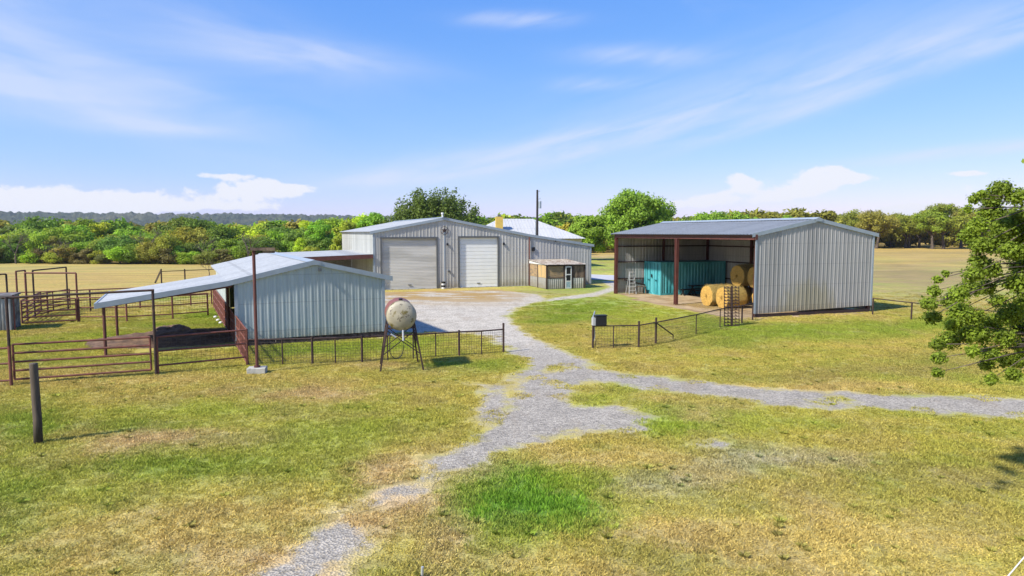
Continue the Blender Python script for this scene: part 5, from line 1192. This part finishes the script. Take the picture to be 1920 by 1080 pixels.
hubs = [Vector(h_) for h_ in ((-1.2, -.2, 3.3), (-1.5, .3, 4.3), (-1.6, 0, 5.2), (-1.3, .15, 2.9), (1.1, .4, 4.2), (.2, -.9, 4.6), (.15, 1.0, 4.8))]
for hb in hubs: q.tube([tp_ - Vector((0, 0, .3)), tp_.lerp(hb, .5) + Vector((0, 0, .25)), hb], [.16, .09, .05], 8)
for c in cl2:
    e_ = Vector(c[:3]); hb = min(hubs, key=lambda h_: (h_ - e_).length); m_ = hb.lerp(e_, .5) + Vector((r7.uniform(-.12, .12), r7.uniform(-.12, .12), r7.uniform(0, .2))); q.tube([hb, m_, e_], [.022, .012, .005], 5)
    for _ in range(3): q.tube([e_, e_ + Vector((r7.uniform(-1, 1), r7.uniform(-1, 1), r7.uniform(-1, 1))) * c[3] * .8], [.01, .004], 4)
q.build('trunk', M['bark'], oak, True)

# ---------------------------------------------------------------- grass: mown tufts over the near lawn
def grassmat():
    t = NT('grass_blades'); a = t.n('ShaderNodeAttribute', attribute_type='INSTANCER', attribute_name='tint'); lv = t.n('ShaderNodeAttribute', attribute_name='lv')
    k = t.vscale(a.outputs['Color'], t.ramp(lv.outputs['Fac'], 0, 1, .75, 1.55)); t.fin(k, .8); t.b.inputs['Specular IOR Level'].default_value = .15
    tl = t.n('ShaderNodeBsdfTranslucent'); t.L.new(k, tl.inputs[0]); mx = t.n('ShaderNodeMixShader'); mx.inputs[0].default_value = .3; t.L.new(t.b.outputs[0], mx.inputs[1]); t.L.new(tl.outputs[0], mx.inputs[2]); t.L.new(mx.outputs[0], t.t.nodes['Material Output'].inputs[0]); return t.m
gm = grassmat(); gp = []
for k in range(4):
    r = np.random.default_rng(100 + k); n = 300; p = r.uniform(-.3, .3, (n, 2)); cw = r.uniform(-.3, .3, (9, 2)); near_ = cw[r.integers(0, 9, n)] + r.normal(0, .05, (n, 2)); use = r.random(n) < .55; p[use] = near_[use]
    an_ = r.uniform(0, 6.28, n); h = r.uniform(.03, .075, n); w_ = r.uniform(.004, .008, n); ln = r.uniform(.2, 1.1, n) * h; ax_ = np.stack([np.cos(an_), np.sin(an_)], 1); la = r.uniform(0, 6.28, n); ld = np.stack([np.cos(la), np.sin(la)], 1)
    z0_ = np.zeros((n, 1)); b0 = np.hstack([p - ax_ * w_[:, None], z0_]); b1_ = np.hstack([p + ax_ * w_[:, None], z0_]); m0 = np.hstack([p + ld * ln[:, None] * .4 + ax_ * w_[:, None] * .8, h[:, None] * .6]); t0_ = np.hstack([p + ld * ln[:, None], h[:, None]])
    Vg = np.stack([b0, b1_, m0, t0_], 1).reshape(-1, 3); me = mesh_np('grass_tuft', Vg, np.arange(4 * n).reshape(n, 4), gm); a = me.attributes.new('lv', 'FLOAT', 'POINT'); a.data.foreach_set('value', np.repeat(r.random(n), 4).astype(np.float32)); gp.append(bpy.data.objects.new('grass_tuft', me))
for k in range(2):
    r = np.random.default_rng(120 + k); n = 90; an_ = r.uniform(0, 6.28, n); rd = r.uniform(0, .09, n); p = np.stack([np.cos(an_) * rd, np.sin(an_) * rd], 1); h = r.uniform(.08, .15, n); w_ = r.uniform(.004, .008, n); ax_ = np.stack([-np.sin(an_), np.cos(an_)], 1); ld = np.stack([np.cos(an_), np.sin(an_)], 1); ln = h * r.uniform(.3, 1.1, n); z0_ = np.zeros((n, 1))
    Vg = np.stack([np.hstack([p - ax_ * w_[:, None], z0_]), np.hstack([p + ax_ * w_[:, None], z0_]), np.hstack([p + ld * ln[:, None] * .4 + ax_ * w_[:, None], h[:, None] * .7]), np.hstack([p + ld * ln[:, None], h[:, None]])], 1).reshape(-1, 3)
    me = mesh_np('grass_clump', Vg, np.arange(4 * n).reshape(n, 4), gm); a = me.attributes.new('lv', 'FLOAT', 'POINT'); a.data.foreach_set('value', np.repeat(r.random(n), 4).astype(np.float32)); gp.append(bpy.data.objects.new('grass_clump', me))
r = np.random.default_rng(55); st_ = .36; gxx, gyy = np.meshgrid(np.arange(-42, 42, st_), np.arange(8.2, 62, st_)); gp_ = np.stack([gxx.ravel(), gyy.ravel()], 1) + r.uniform(-.18, .18, (gxx.size, 2))
keep = (np.abs(gp_[:, 0]) < gp_[:, 1] * .80 + 2) & (r.random(len(gp_)) > sm(30, 60, gp_[:, 1] + 5 * fbm(gp_[:, 0] / 6, gp_[:, 1] / 6, 3)) * 1.02); gp_ = gp_[keep]
fd = drive_field(gp_[:, 0], gp_[:, 1]); keep = (fd < -.1) | (r.random(len(gp_)) < .12 * (fd < .5)); gp_ = gp_[keep]
def inside(fr, t0, t1, v0, v1, p):
    dx_ = p[:, 0] - fr.o[0]; dy_ = p[:, 1] - fr.o[1]; t = dx_ * fr.u[0] + dy_ * fr.u[1]; v = dx_ * fr.w[0] + dy_ * fr.w[1]; return (t > t0) & (t < t1) & (v > v0) & (v < v1)
bad = inside(Lf, lW - .1, .1, 0, 16, gp_) | inside(Sf, -1.6, sW + .1, -.1, 20, gp_) | inside(Lf, lE + 1, lW, -.2, 4.5, gp_)
gp_ = gp_[~bad]; n = len(gp_); tint = gcol(gp_[:, 0], gp_[:, 1]); gn = 1 + 1.2 * fbm(gp_[:, 0] / 1.1, gp_[:, 1] / 1.1, 3); green = np.clip((tint[:, 1] / tint[:, 0] - .95) * 2, 0, 1.2)
sc_ = (1 - .45 * sm(28, 58, gp_[:, 1])) * gn * (.72 + .65 * green); hx = np.ones(n)
ex = r.random(n) < .07 * (1 + 3 * fbm(gp_[:, 0] / 4, gp_[:, 1] / 4, 3)); e2 = gp_[ex] + r.uniform(-.2, .2, (ex.sum(), 2)); te = tint[ex] * np.array([.8, .92, .8]) * r.uniform(.8, 1.15, (len(e2), 1)); m_ = len(e2)
PT = np.column_stack([np.vstack([gp_, e2]), np.zeros(n + m_)]); hh_ = r.uniform(.3, .62, m_)
SC = np.vstack([np.stack([hx, hx, np.clip(sc_, .35, 2)], 1), np.stack([hh_ * 1.2, hh_ * 1.2, hh_], 1)])
o = gn_scatter('lawn_grass', PT, SC, r.uniform(0, 6.28, n + m_), np.vstack([tint, te]), np.concatenate([r.integers(0, 4, n), r.integers(4, 6, m_)]), gp); tag(o, 'short mown grass tufts on the near lawn', 'grass', kind='stuff')

# ---------------------------------------------------------------- haze
hb = MB(); hb.box(-3600, 3600, -300, 3900, -40, 75); hm = bpy.data.materials.new('haze_air'); hm.use_nodes = True; ht = hm.node_tree; ht.nodes.clear()
ho = ht.nodes.new('ShaderNodeOutputMaterial'); hv = ht.nodes.new('ShaderNodeVolumePrincipled'); hv.inputs['Color'].default_value = (.8, .88, 1, 1); hv.inputs['Density'].default_value = .00009; hv.inputs['Anisotropy'].default_value = .2
ht.links.new(hv.outputs[0], ho.inputs['Volume']); o = hb.build('haze', hm); tag(o, 'thin blue air over the far hills', 'haze', kind='stuff')

# where several neighbours would read alike, name them by their order from left to right
by = {}
for o in bpy.data.objects:
    if o.parent is None and o.get('label') and o.get('group', '').find('treeline') >= 0: by.setdefault(o['label'], []).append(o)
for lb, os_ in by.items():
    if len(os_) > 1:
        os_.sort(key=lambda o: o.location.x / o.location.y); W_ = {2: ('left-hand', 'right-hand'), 3: ('leftmost', 'middle', 'rightmost')}.get(len(os_), ('first', 'second', 'third', 'fourth', 'fifth', 'sixth'))
        for o, w_ in zip(os_, W_): o['label'] = w_ + ' ' + lb
